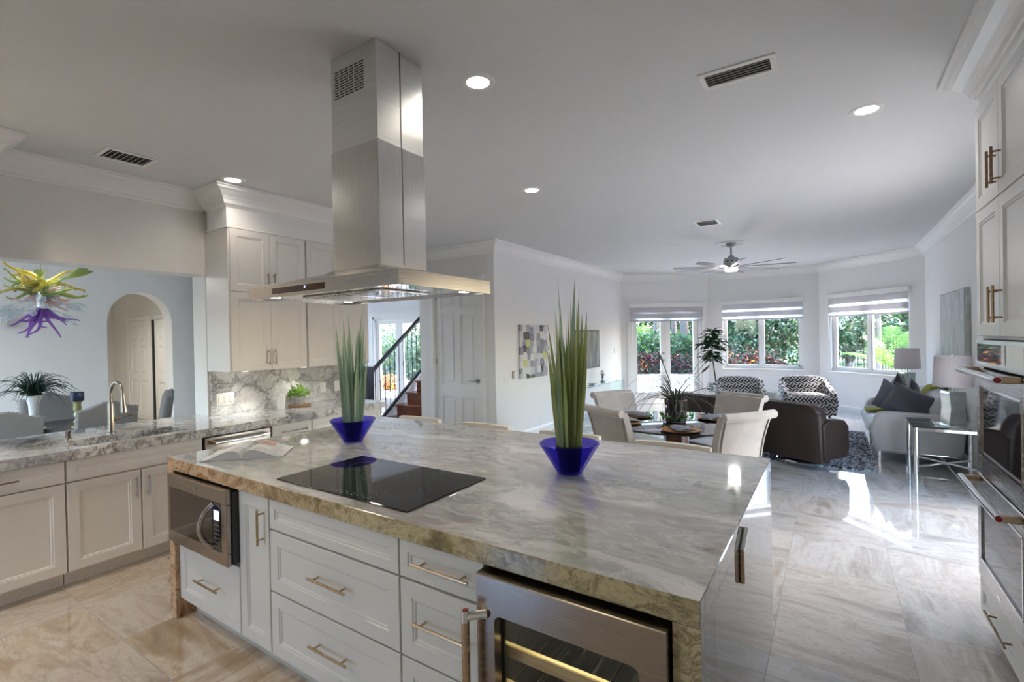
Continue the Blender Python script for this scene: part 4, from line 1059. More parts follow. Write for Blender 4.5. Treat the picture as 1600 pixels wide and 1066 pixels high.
# ------------------------------------------------------------------ tall oven cabinet on the right
def build_oven_wall():
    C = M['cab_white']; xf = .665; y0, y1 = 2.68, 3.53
    r = thing('tall_oven_cabinet', 'tall white cabinet housing the double wall ovens at the right edge', 'cabinet', (.95, 3.1, 0))
    b = MB(); b.box(xf, 1.278, y0, y1, 2.75, 2.80); b.box(xf, 1.278, y1-.02, y1, .09, 2.75); b.box(xf, 1.278, y0, y0+.02, .09, 2.75)
    b.box(xf, 1.278, y0+.02, y1-.02, 1.545, 2.75); b.box(xf, 1.278, y0+.02, y1-.02, .09, .285); b.box(1.25, 1.278, y0+.02, y1-.02, .285, 1.545)
    b.box(.74, 1.278, y0, y1, 0, .09)
    b.build('body', C, r, False)
    U = (0, -1, 0)
    def fr(kind, ya, yb, za, zb, h=None): return unit_front(r, kind, (xf, ya, za), U, ya-yb, zb-za, C, M['pull_r'], h)
    ym = 3.11
    for za, zb, hv in ((2.215, 2.745, .13), (1.56, 2.21, .15)):
        fr('door', y1-.002, ym+.001, za, zb, (y1-ym-.04, hv, .17, True)); fr('door', ym-.001, y0+.002, za, zb, (.04, hv, .17, True))
    fr('drawer', y1-.002, y0+.002, .095, .28, (.42, .10, .34, False))
    # cornice
    cr = [(0, -.235), (.018, -.232), (.022, -.222), (.014, -.212), (.002, -.208), (.002, -.165), (.016, -.160), (.02, -.148), (.038, -.142), (.045, -.118), (.062, -.088), (.098, -.052), (.122, -.04), (.130, -.022), (.148, -.018), (.148, -.002), (-.05, -.002), (-.05, -.235)]
    o = MB().sweep(cr, [(1.21, 3.53), (xf, 3.53), (xf, .6)][::-1] if False else [(xf, .6), (xf, 3.53), (1.21, 3.53)], ZC).build('cabinet_cornice', M['trim'], sharp=8)
    tag(o, 'heavy white stepped cornice on top of the tall oven cabinet', 'cornice')
    o2 = thing('tall_cabinet', 'tall white cabinet next to the ovens, nearer the camera than the oven cabinet', 'cabinet', (.95, 1.6, 0))
    MB().box(xf, 1.278, .6, 2.678, 0, 2.79).build('body', C, o2, False)
    for ya, yb in ((2.67, 2.0), (1.99, 1.32), (1.31, .65)):
        X = frame((xf, ya, .1), U, (0, 0, 1)); b = MB(); front(b, X, ya-yb, 2.6); b.build('door', C, o2, sharp=20)
    # double oven
    r = thing('double_wall_oven', 'stainless double wall oven with black glass doors and round-ended handles', 'oven', (.95, 3.1, .29))
    S = M['steel']; a, c = y1-.022, y0+.022
    MB().box(.70, 1.24, c+.01, a-.01, .295, 1.535).build('oven_body', M['black'], r, False)
    xo = xf-.03
    p = MB().box(xo, xf+.03, c, a, 1.405, 1.54, b=.003).build('control_panel', M['galv'], r)
    MB().box(xo-.0015, xo+.002, 2.98, a-.03, 1.43, 1.52).build('screen', M['black_glass'], p, False)
    b = MB(); b.box(xo-.0015, xo+.002, c+.03, 2.965, 1.43, 1.52); b.build('key_pad', M['white'], p, False)
    for za, zb, g0, g1, hz, who in ((.845, 1.39, .955, 1.30, 1.385, 0), (.295, .835, .40, .745, .815, 1)):
        d = MB(); X = frame((xo, a, za), U, (0, 0, 1)); w = a-c; h = zb-za
        d.box(0, .07, 0, h, -.04, 0, X=X, b=.004); d.box(w-.07, w, 0, h, -.04, 0, X=X, b=.004); d.box(.07, w-.07, 0, g0-za, -.04, 0, X=X, b=.004); d.box(.07, w-.07, g1-za, h, -.04, 0, X=X, b=.004)
        o = d.build('oven_door', S, r)
        MB().box(.065, w-.065, g0-za-.004, g1-za+.004, -.02, -.004, X=X).build('door_glass', M['black_glass'], o, False)
        t = MB(); 
        t.box(.066, .076, g0-za, g1-za, -.004, .003, X=X); t.box(w-.076, w-.066, g0-za, g1-za, -.004, .003, X=X); t.box(.066, w-.066, g0-za-.004, g0-za+.006, -.004, .003, X=X); t.box(.066, w-.066, g1-za-.006, g1-za+.004, -.004, .003, X=X)
        t.build('glass_trim', M['chrome'], o)
        hh = MB(); u0, u1, v, off = .045, w-.045, hz-za, .075
        hh.tube([X @ Vector((u0, v, off)), X @ Vector((u1, v, off))], .0155, 16); ho = hh.build('handle', M['chrome'], o)
        for u in (u0+.02, u1-.02): MB().box(u-.016, u+.016, v-.014, v+.014, 0, off, X=X, b=.004).build('handle_bracket', M['bronze'], ho)
        for ua, ub in ((u1, u1+.003), (u0-.003, u0)): MB().tube([X @ Vector((ua, v, off)), X @ Vector((ub, v, off))], .0125, 18).build('medallion', M['red'], ho)
    MB().box(xo-.001, xo+.002, 3.10, 3.16, .325, .345).build('badge', M['chrome'], r, False)
build_oven_wall()

# ------------------------------------------------------------------ ceiling fixtures
def vent(x, y, w, d, n, rz, label, along='X'):
    X = RZ(rz, (x, y, ZC)); r = thing('ceiling_vent', label, 'vent', (x, y, ZC))
    f = MB(); t = .03; z0, z1 = -.008, 0
    f.box(-w/2, w/2, -d/2, -d/2+t, z0, z1, X=X, b=.002); f.box(-w/2, w/2, d/2-t, d/2, z0, z1, X=X, b=.002); f.box(-w/2, -w/2+t, -d/2+t, d/2-t, z0, z1, X=X, b=.002); f.box(w/2-t, w/2, -d/2+t, d/2-t, z0, z1, X=X, b=.002)
    f.build('frame', M['trim'], r)
    MB().box(-w/2+t, w/2-t, -d/2+t, d/2-t, -.0015, -.0005, X=X).build('duct_opening', M['dark'], r, False)
    s = MB()
    for k in range(n):
        if along == 'X':
            yy = -d/2+t+(k+.5)*(d-2*t)/n; s.box(-w/2+t, w/2-t, -.0075, .0075, -.001, .001, X=X @ Matrix.Translation((0, yy, -.006)) @ Matrix.Rotation(.7, 4, 'X'))
        else:
            xx = -w/2+t+(k+.5)*(w-2*t)/n; s.box(-.009, .009, -d/2+t, d/2-t, -.001, .001, X=X @ Matrix.Translation((xx, 0, -.006)) @ Matrix.Rotation(.7, 4, 'Y'))
    s.build('louvre', M['trim'], r, False)
vent(-.405, 2.825, .37, .19, 5, 0, 'long grey ceiling vent above the right end of the island')
vent(-4.32, 1.435, .17, .42, 1, 0, 'x', 'X') if False else vent(-4.32, 1.435, .26, .32, 8, 0, 'square ceiling vent with slanted louvres above the left counter')
vent(-1.285, 6.40, .28, .31, 5, 0, 'small ceiling vent between the kitchen and the ceiling fan')

def can_light(x, y, label, e=22, vis=True, col=None):
    if vis:
        r = thing('recessed_light', label, 'ceiling light', (x, y, ZC), 'recessed ceiling lights')
        MB().lathe([(.060, -.001), (.062, -.006), (.088, -.006), (.092, -.0005)], (x, y, ZC), 36, cap=False).build('trim_ring', M['white'], r)
        MB().lathe([(.0, -.004), (.0615, -.004), (.0615, -.001)], (x, y, ZC), 36).build('lens', M['lamp_on'], r, False)
    else:
        # ring and lens added around unseen fill lamps outside the view
        can_light.n += 1
        r = struct(MB().lathe([(.060, -.001), (.062, -.006), (.088, -.006), (.092, -.0005)], (x, y, ZC), 24, cap=False).build('trim_%d' % can_light.n, M['white']))
        MB().lathe([(.0, -.004), (.0615, -.004), (.0615, -.001)], (x, y, ZC), 24).build('lens', M['lamp_on'], r, False)
    d = bpy.data.lights.new('can_lamp', 'SPOT'); d.energy = e; d.spot_size = math.radians(150); d.spot_blend = .8; d.shadow_soft_size = .06; d.color = col or ((1, .88, .74) if y < 3 else (1, .95, .9))
    q = bpy.data.objects.new('can_lamp', d); COL.objects.link(q)
    if vis: q.parent = r; q.location = (0, 0, -.012)
    else: q.location = (x, y, ZC-.012)
can_light.n = 3
CAN = 34
can_light(-1.578, 2.10, 'recessed ceiling light just right of the hood duct', CAN)
can_light(.193, 3.77, 'recessed ceiling light near the oven cabinet cornice', CAN)
can_light(-4.22, 2.14, 'recessed ceiling light beside the cream cabinet cornice', CAN*.35)
can_light(-2.34, 3.92, 'recessed ceiling light beyond the hood, farthest from the camera', CAN)
for x, y in ((-3.9, .3), (-1.5, -.3), (-3.0, -1.3), (-.2, -1.6)): can_light(x, y, '', CAN*(2.8 if x < -2 else .5), False, (1, .84, .62))  # unseen lamps added to warm and brighten the near kitchen

for x, y, e in ((-10.6, 2.6, 260), (-8.0, -.8, 230), (-6.0, -.8, 230), (-7.2, 5.0, 80)): can_light(x, y, '', e, False, (1, .97, .88) if x < -9 else (.86, .93, 1))  # unseen lamps added to brighten passage, dining room and foyer
def build_fan():
    c = Vector((-1.286, 8.08, 0)); r = thing('ceiling_fan', 'nickel ceiling fan with many slim blades and a lit centre over the living area', 'ceiling fan', (c.x, c.y, 2.55), None)
    def L(prof, n=36): return MB().lathe(prof, (c.x, c.y, 0), n)
    m = MB().lathe([(0, ZC-.006), (.165, ZC-.006), (.178, ZC-.016), (.205, ZC-.016), (.222, ZC-.001), (0, ZC-.001)], (c.x, c.y, 0), 48); m.build('ceiling_medallion', M['trim'], r)
    L([(.0, ZC-.06), (.05, ZC-.06), (.068, ZC-.04), (.07, ZC-.001), (0, ZC-.001)]).build('canopy', M['fan'], r)
    L([(.0, 2.76), (.014, 2.76), (.014, ZC-.05), (0, ZC-.05)], 14).build('downrod', M['fan'], r)
    L([(.0, 2.60), (.09, 2.60), (.105, 2.62), (.108, 2.68), (.108, 2.73), (.095, 2.75), (.05, 2.755), (.04, 2.785), (.02, 2.79), (0, 2.79)]).build('motor_housing', M['fan'], r)
    b = MB()
    for k in range(10):
        X = RZ(2*PI*k/10, (c.x, c.y, 0)); b.box(.1075, .1090, -.012, .012, 2.685, 2.705, X=X)
    b.build('motor_slots', M['dark'], r, False)
    L([(.0, 2.545), (.085, 2.548), (.092, 2.56), (.092, 2.595), (0, 2.595)]).build('light_lens', M['fan_lens'], r)
    for k in range(9):
        X = RZ(2*PI*(k+.22)/9, (c.x, c.y, 2.612)) @ Matrix.Rotation(math.radians(12), 4, 'X')
        a = MB(); a.box(.07, .20, -.016, .016, -.004, .004, X=X, b=.002); a.build('blade_arm', M['fan'], r)
        b = MB(); b.rings([[X @ Vector((x, w*s, z)) for s, z in ((-1, -.003), (1, -.003), (1, .003), (-1, .003))] for x, w in ((.17, .030), (.25, .042), (.60, .050), (.84, .052), (.865, .044))])
        b.build('blade', M['fanblade'], r, False)
    d = bpy.data.lights.new('fan_lamp', 'POINT'); d.energy = 9; d.shadow_soft_size = .08; d.color = (1, .96, .92)
    q = bpy.data.objects.new('fan_lamp', d); COL.objects.link(q); q.parent = r; q.location = (0, 0, -.10)
build_fan()

# ------------------------------------------------------------------ round dining table and its chairs
TX, TY = -1.28, 4.80
def build_round_table():
    r = thing('round_dining_table', 'round glass dining table with a chunky pedestal behind the island', 'table', (TX, TY, 0))
    MB().lathe([(0, .735), (.655, .735), (.665, .742), (.655, .750), (0, .750)], (TX, TY, 0), 72).build('glass_top', M['smoked'], r)
    MB().lathe([(.645, .7355), (.664, .740), (.664, .7445), (.645, .749)], (TX, TY, 0), 72, cap=False).build('glass_rim', M['black_glass'], r)
    b = MB(); b.box(TX-.09, TX+.09, TY-.09, TY+.09, .05, .70, b=.01); b.box(TX-.26, TX+.26, TY-.26, TY+.26, 0, .05, b=.008); b.build('pedestal', M['cherry'], r)
    MB().lathe([(0, .70), (.12, .70), (.12, .734), (0, .734)], (TX, TY, 0), 30).build('top_plate', M['chrome'], r)
    for k in range(4):
        a = PI/4+k*PI/2; MB().tube([(TX+.12*math.cos(a), TY+.12*math.sin(a), .05), (TX+.12*math.cos(a), TY+.12*math.sin(a), .70)], .016, 12).build('post', M['chrome'], r)
build_round_table()
def build_dining_chairs():
    r = thing('dining_chair', '', 'chair', (0, 0, 0), 'beige velvet chairs at the round table')
    b = MB(); b.rbox(-.25, .25, -.20, .27, .36, .49, .035); b.build('seat', M['velvet'], r)
    def sec(z, y, w, t): return [(w*u, y-t*.5+.0*(1-u*u)+.02*(abs(u)**3), z) for u in (-1, -.6, -.2, .2, .6, 1)]+[(w*u, y+t*.5+.02*abs(u)**3, z) for u in (1, .6, .2, -.2, -.6, -1)]
    b = MB(); N = 14; rs = []
    for k in range(N+1):
        s = k/N; z = .34+.59*s; rs.append(sec(z, -.235-.12*s**2.2, .235+.03*s, .085-.025*s))
    b.rings(rs); bk = b.build('backrest', M['velvet'], r, sharp=50)
    b = MB(); ys = -.365
    b.tube([(x, ys-.025+.02*abs(x/.265)**3, .925) for x in (-.268, -.2, -.1, 0, .1, .2, .268)], .036, 14); b.build('top_roll', M['velvet'], bk, sharp=60)
    b = MB()
    for s in (-1, 1):
        pts = []
        for k in range(N+1):
            q = k/N; pts.append((s*(.232+.03*q)*.9, -.235-.12*q**2.2-.5*(.085-.025*q)+.01, .34+.59*q-.02*0))
        b.tube(pts, .006, 6)
    b.build('piping', M['velvet'], bk)
    b = MB()
    for x in (-.1, .1):
        for z in (.62, .76): 
            q = (z-.34)/.59; b.lathe([(0, -.006), (.012, -.003), (.012, .003), (0, .006)], (0, 0, 0), 12, X=Matrix.Translation((x, -.235-.12*q**2.2+.5*(.085-.025*q)+.002, z)) @ Matrix.Rotation(PI/2, 4, 'X'))
    b.build('button', M['velvet'], bk)
    for sx in (-1, 1):
        for yy in (-.21, .23):
            MB().tube([(sx*.20, yy, .37), (sx*.205, yy+(-.03 if yy < 0 else .01), 0)], [.024, .015], 8).build('leg', M['ebony'], r)
    pos = [((-1.56, 4.40), (.49, .87), 'beige velvet dining chair seen from behind, left of the round table'),
           ((-.87, 4.53), (-.82, .57), 'beige velvet dining chair seen from behind, nearest the island corner'),
           ((-1.82, 5.10), (.80, -.48), 'beige velvet dining chair on the far left of the round table'),
           ((-.98, 5.32), (-.42, -.8), 'beige velvet dining chair on the far right of the round table')]
    for i, (p, d, l) in enumerate(pos):
        a = math.atan2(d[1], d[0])-PI/2
        if i == 0: r.location = (*p, 0); r.rotation_euler = (0, 0, a); r['label'] = l
        else: dup(r, (*p, 0), a, l)
build_dining_chairs()
def build_place_settings():
    lab = ['wooden charger with folded slate napkin at the near left of the round table', 'wooden charger with folded slate napkin at the near right of the round table', 'wooden charger with folded slate napkin at the far left of the round table', 'wooden charger with folded slate napkin at the far right of the round table']
    dr = [(-.42, -.30), (.16, -.46), (-.44, .12), (.30, .30)]
    for l, (dx, dy) in zip(lab, dr):
        x, y = TX+dx, TY+dy
        p = tag(MB().lathe([(0, .7505), (.12, .7505), (.165, .762), (.168, .766), (.12, .757), (0, .757)], (x, y, 0), 36).build('charger_plate', M['wood']), l.replace(' with folded slate napkin', ''), 'plate', 'chargers on the round table')
        b = MB(); X = RZ(math.atan2(dy, dx)+.3, (x, y, .759))
        N = 8
        rs = [[X @ Vector((-.15+.30*k/N, w, .004+.022*math.sin(PI*k/N)+(.018 if k == N else 0)+h)) for w, h in ((-.075+.02*math.sin(k), 0), (-.02, .016), (.03, .010), (.08-.015*math.cos(k), 0), (.03, .004), (-.02, .006))] for k in range(N+1)]
        b.rings(rs); tag(b.build('napkin', M['napkin']), 'slate patterned napkin draped over the charger at the '+l.split(' at the ')[1], 'napkin', 'napkins on the round table')
build_place_settings()
def strands(seed, n, c, r0, h0, h1, reach, droop, rad, mi=1, out=None):
    rr = random.Random(seed); b = out or MB()
    for k in range(n):
        a = rr.uniform(0, 2*PI); q = r0*rr.random(); h = rr.uniform(h0, h1); R = reach*rr.uniform(.35, 1); d = Vector((math.cos(a), math.sin(a), 0)); p = Vector(c)+d*q
        dr = droop*rr.uniform(.3, 1.2)*(R/reach)
        pts = [p+d*(R*s**1.15)+Vector((0, 0, h*math.sin(s*PI*.62)/math.sin(PI*.5)-dr*s*s)) for s in [i/7 for i in range(8)]]
        b.tube(pts, [rad*(1-.8*i/7)+.0006 for i in range(8)], 4, rr.randrange(mi))
    return b
def build_centrepiece():
    c = (-1.27, 4.76, .7515); r = thing('table_planter', 'twig-wrapped vase of dark arching grasses in the middle of the round table', 'potted plant', c)
    MB().lathe([(0, 0), (.07, 0), (.08, .20), (.075, .20), (.065, .02), (0, .02)], c, 20).build('inner_pot', M['black'], r)
    b = MB(); n = 9
    for k in range(n):
        for s in (-1, 1):
            a0 = 2*PI*k/n; a1 = a0+s*2*PI/n*1.6
            b.tube([(c[0]+(.088+.012*t)*math.cos(a0+(a1-a0)*t), c[1]+(.088+.012*t)*math.sin(a0+(a1-a0)*t), c[2]+.005+.22*t) for t in [i/6 for i in range(7)]], .006, 5)
    for z, q in ((.01, .088), (.215, .10)): b.tube([(c[0]+q*math.cos(2*PI*k/24), c[1]+q*math.sin(2*PI*k/24), c[2]+z) for k in range(24)], .007, 5, loop=True)
    b.build('twig_lattice', M['twig'], r)
    strands(8, 70, (c[0], c[1], c[2]+.18), .05, .10, .34, .50, .32, .0035, 2).build('grass', [M['grass_dry'], M['grass_dark']], r)
    b = MB(); rr = random.Random(2)
    for k in range(6):
        a = rr.uniform(0, 2*PI); R = rr.uniform(.1, .28); h = rr.uniform(.30, .46)
        p = [Vector((c[0]+R*s**1.3*math.cos(a), c[1]+R*s**1.3*math.sin(a), c[2]+.18+h*s)) for s in [i/6 for i in range(7)]]
        b.tube(p, .0025, 4)
        b.tube([p[-1]+(p[-1]-p[-2])*t for t in (0, .4, .9, 1.4)], [.004, .011, .009, .002], 6)
    b.build('seed_heads', M['grass_dry'], r)
    b = MB()
    for k in range(60): leafquad(b, Vector((c[0]+rr.uniform(-.14, .14), c[1]+rr.uniform(-.14, .14), c[2]+.035+rr.random()*.03)), .05, rr)
    b.build('moss_leaves', M['leaf'], r)
build_centrepiece()

# ------------------------------------------------------------------ living room seating
def round_top(w, h, r, n=8):
    return [(-w, 0), (w, 0)]+[(w-r+r*math.cos(PI/2*k/n), h-r+r*math.sin(PI/2*k/n)) for k in range(n+1)]+[(-w+r-r*math.sin(PI/2*k/n), h-r+r*math.cos(PI/2*k/n)) for k in range(n+1)]
def build_recliners():
    B = M['brown']; r = thing('leather_recliner', '', 'armchair', (0, 0, 0), 'dark brown leather recliners')
    # local: faces +Y, back at y=-.36
    ol = round_top(.41, .68, .13)
    b = MB(); rs = []; yb = lambda v: -.31-.09*(v/.7)**1.5
    for dy, sc in ((0, .96), (.014, 1), (.15, 1), (.185, .94)):
        rs.append([(u*sc, yb(v)+dy, .07+v*(.96+.01*sc)) for u, v in ol])
    b.rings(rs); bk = b.build('backrest', B, r, sharp=50)
    s = MB()
    s.tube([(-.40, yb(.36)-.001, .43), (.40, yb(.36)-.001, .43)], .004, 5)
    s.tube([(0, yb(v)-.001, .07+v) for v in (.36, .45, .55, .63, .67)], .0035, 5)
    for x in (-.14, .14): s.tube([(x, yb(v)-.001, .07+v) for v in (.02, .12, .24, .36)], .003, 5)
    s.build('seam', M['brown_seam'], bk)
    for sx in (-1, 1):
        b = MB(); prof = [(-.30, .10), (.12, .10), (.18, .18), (.17, .46), (.10, .53), (-.02, .555), (-.24, .555), (-.32, .50)]
        rs = []
        for x, k in ((.33, .97), (.345, 1), (.425, 1), (.44, .95)): rs.append([(sx*x, -.07+(p+.07)*k, .32+(q-.32)*k) for p, q in prof])
        b.rings(rs); b.build('arm', B, r, sharp=45)
    b = MB(); b.rbox(-.33, .33, -.22, .22, .13, .44, .06); b.build('seat', B, r, sharp=50)
    b = MB(); b.lathe([(0, .0), (.28, .0), (.29, .015), (.28, .03), (.06, .04), (.05, .12), (0, .12)], (0, 0, 0), 32); b.build('swivel_base', M['chrome'], r)
    MB().box(-.30, .30, -.26, .16, .06, .12).build('under_frame', M['dark'], r, False)
    r.location = (-.32, 6.90, .035); r.rotation_euler = (0, 0, math.radians(-29)); r['label'] = 'dark brown leather recliner seen from behind on the near edge of the shag rug'
    dup(r, (-1.40, 7.18, .035), math.radians(-24), 'dark brown leather recliner mostly hidden behind the round dining table')
build_recliners()
def build_pattern_chairs():
    Fm = M['fret']; r = thing('patterned_armchair', '', 'armchair', (0, 0, 0), 'black and white fretwork armchairs')
    # faces -Y
    ol = [(-.34, 0), (.34, 0), (.37, .2), (.385, .40), (.37, .44), (.25, .465), (0, .472), (-.25, .465), (-.37, .44), (-.385, .40), (-.37, .2)]
    b = MB(); b.rings([[(u*s, y+.10*(v/.47), .32+v) for u, v in ol] for y, s in ((.20, .95), (.22, 1), (.32, 1), (.35, .95))]); b.build('backrest', Fm, r, sharp=50)
    for sx in (-1, 1):
        b = MB(); rs = []
        for y, h, x in ((-.36, .30, .37), (-.34, .36, .375), (-.2, .42, .385), (0, .46, .39), (.2, .52, .39), (.30, .58, .385)):
            rs.append([(sx*(x-.08), y, .14), (sx*(x+.03), y, .14), (sx*(x+.07), y, .14+h*.7), (sx*(x+.05), y, .14+h), (sx*(x-.04), y, .14+h), (sx*(x-.08), y, .14+h*.8)])
        b.rings(rs); b.build('arm', Fm, r, sharp=50)
    b = MB(); b.rbox(-.31, .31, -.38, .24, .34, .50, .05); b.build('seat_cushion', Fm, r, sharp=50)
    b = MB(); b.rbox(-.36, .36, -.36, .34, .14, .34, .02); b.build('base', Fm, r)
    for sx in (-1, 1):
        for y in (-.3, .3): MB().tube([(sx*.30, y, .15), (sx*.31, y, 0)], [.025, .016], 8).build('leg', M['ebony'], r)
    r.location = (-1.42, 9.74, 0); r.scale = (.92, .92, .98); r.rotation_euler = (0, 0, math.radians(14)); r['label'] = 'black and white fretwork armchair under the middle window beside the leafy tree'
    dup(r, (-.40, 10.24, 0), math.radians(14), 'black and white fretwork armchair near the window corner, closest to the sofa')
build_pattern_chairs()
def build_vase_table():
    L = (-.93, 9.92, 0); r = thing('side_table', 'small white hourglass side table between the two fretwork armchairs', 'side table', L)
    MB().lathe([(0, 0), (.13, 0), (.13, .02), (.10, .12), (.085, .24), (.10, .38), (.13, .50), (.13, .52), (0, .52)], L, 36).build('hourglass_base', M['ceramic'], r)
    MB().lathe([(0, .52), (.14, .52), (.14, .535), (0, .535)], L, 40).build('top', M['clear'], r)
build_vase_table()
def build_sofa():
    S = M['sofa']; r = thing('sofa', 'pale grey leather sofa along the right wall with dark pillows', 'sofa', (.82, 8.2, 0))
    y0, y1 = 7.30, 9.10
    b = MB(); b.rbox(.42, 1.22, y0+.02, y1-.02, .14, .34, .03); b.build('base', S, r, sharp=50)
    ol = [(.40, .16), (.44, .145), (1.18, .145), (1.22, .20), (1.25, .56), (1.23, .60), (1.0, .605), (.55, .615), (.46, .60), (.41, .54), (.37, .36)]
    cx, cz = .82, .38
    for a, w in ((y0, 1), (y1-.16, 0)):
        b = MB(); rs = []
        for yy, k in ((a, .955), (a+.02, 1), (a+.14, 1), (a+.16, .955)): rs.append([(cx+(u-cx)*k, yy, cz+(v-cz)*k) for u, v in ol])
        b.rings(rs); b.build('arm', S, r, sharp=45)
    ym = (y0+y1)/2
    for a, c in ((y0+.17, ym-.004), (ym+.004, y1-.17)):
        b = MB(); n = 7; rs = []
        sec = [(.345, .36), (.38, .345), (1.02, .345), (1.05, .38), (1.0, .475), (.7, .495), (.42, .48), (.36, .44)]
        for k in range(n*2+1):
            t = k/(n*2); yy = a+(c-a)*t; pf = 1.0+(.02 if k % 2 else 0); e = .94 if k in (0, n*2) else 1
            rs.append([(.7+(u-.7)*e*pf, yy, .42+(v-.42)*e*pf) for u, v in sec])
        b.rings(rs); b.build('seat_cushion', S, r, sharp=60)
        b = MB(); rs = []
        sec = [(.92, .48), (1.02, .46), (1.21, .50), (1.24, .70), (1.22, .80), (1.14, .83), (1.03, .79), (.95, .65)]
        for k in range(n*2+1):
            t = k/(n*2); yy = a+(c-a)*t; pf = 1.0+(.03 if k % 2 else 0); e = .92 if k in (0, n*2) else 1
            rs.append([(1.09+(u-1.09)*e*pf, yy, .65+(v-.65)*e*pf) for u, v in sec])
        b.rings(rs); b.build('back_cushion', S, r, sharp=60)
    b = MB(); b.tube([(.44, y0+.05, .135), (1.2, y0+.05, .135), (1.2, y1-.05, .135), (.44, y1-.05, .135)], .012, 8, loop=True); b.build('leg_rail', M['chrome'], r)
    for x in (.46, 1.19):
        for y in (y0+.06, y1-.06): MB().box(x-.014, x+.014, y-.014, y+.014, 0, .14, b=.003).build('leg', M['chrome'], r)
build_sofa()
def pillow(c, w, h, t, rot, mat, label):
    b = MB(); n = 10; vs = []; fs = []
    for side in (1, -1):
        for i in range(n+1):
            for j in range(n+1):
                u = -1+2*i/n; v = -1+2*j/n
                q = max(0, (1-abs(u)**2.4)*(1-abs(v)**2.4))**.55
                pin = 1-.07*(1-abs(u)**2)*(abs(v)**3)-.0; pin2 = 1-.07*(1-abs(v)**2)*(abs(u)**3)
                vs.append((u*w/2*pin2, side*t/2*q, v*h/2*pin))
        o = (0 if side == 1 else (n+1)**2)
        for i in range(n):
            for j in range(n): fs.append((o+i*(n+1)+j, o+(i+1)*(n+1)+j, o+(i+1)*(n+1)+j+1, o+i*(n+1)+j+1))
    X = Matrix.Translation(c) @ Matrix.Rotation(rot[2], 4, 'Z') @ Matrix.Rotation(rot[0], 4, 'X') @ Matrix.Rotation(rot[1], 4, 'Y')
    b.add(vs, fs, 0, X); o = b.build('throw_pillow', mat, sharp=80)
    return tag(o, label, 'pillow', 'dark throw pillows on the sofa')
pillow((.76, 7.56, .70), .46, .42, .15, (-.55, .55, .15), M['navy'], 'charcoal satin throw pillow nearest the camera, propped on the near sofa arm')
pillow((.66, 7.98, .69), .44, .42, .14, (-.35, .6, .5), M['slate'], 'slate throw pillow tilted behind the nearest charcoal pillow')
pillow((.74, 8.52, .72), .48, .44, .15, (.15, .5, 1.1), M['navy'], 'charcoal pillow leaning at the far half of the sofa beside the lime throw')
pillow((.86, 8.16, .74), .42, .40, .13, (.05, .3, 1.3), M['navy'], 'charcoal pillow half hidden at the sofa back between the others')
def throw():
    b = MB(); N = 16; pts = [(.36, .505), (.55, .515), (.75, .53), (.92, .60), (.98, .72), (1.06, .835), (1.15, .865), (1.235, .835), (1.255, .70)]
    rs = []
    for i, (x, z) in enumerate(pts):
        row = []
        for k in range(N+1):
            y = 8.28+.34*k/N+.03*i*(1 if i < 5 else .6)-.1; f = .010*math.sin(k*1.9+i)
            row.append((x, y, z+f+.006))
        for k in range(N, -1, -1):
            y = 8.28+.34*k/N+.03*i*(1 if i < 5 else .6)-.1; f = .010*math.sin(k*1.9+i)
            row.append((x, y, z+f-.008))
        rs.append(row)
    b.rings(rs); tag(b.build('throw_blanket', M['lime'], sharp=80), 'lime yellow knitted throw draped over the sofa seat and back', 'blanket')
throw()
def build_end_table(label, x0, x1, y0, y1, h, cross=True):
    r = thing('end_table', label, 'table', ((x0+x1)/2, (y0+y1)/2, 0)); C = M['chrome']
    for x in (x0+.025, x1-.025):
        for y in (y0+.025, y1-.025): MB().tube([(x, y, 0), (x, y, h-.02)], .024, 14).build('leg', C, r)
    b = MB()
    for y in (y0+.025, y1-.025): b.box(x0+.02, x1-.02, y-.012, y+.012, h-.055, h-.022, b=.003)
    for x in (x0+.025, x1-.025): b.box(x-.012, x+.012, y0+.02, y1-.02, h-.055, h-.022, b=.003)
    b.build('apron', C, r)
    MB().box(x0, x1, y0, y1, h-.018, h, b=.003).build('glass_top', M['clear'], r)
    b = MB(); b.box(x0, x1, y0, y0+.004, h-.016, h-.001); b.box(x0, x0+.004, y0, y1, h-.016, h-.001); b.build('glass_edge', M['black_glass'], r, False)
    if cross:
        b = MB(); b.tube([(x0+.025, y0+.025, .17), (x1-.025, y1-.025, .17)], .012, 8); b.tube([(x0+.025, y1-.025, .18), (x1-.025, y0+.025, .18)], .012, 8); b.build('cross_stretcher', C, r)
build_end_table('chrome and glass end table with crossed stretchers at the near end of the sofa', .685, 1.255, 6.49, 7.09, .60)
build_end_table('chrome end table at the far end of the sofa under the farther lamp', .62, 1.24, 9.28, 9.80, .60)
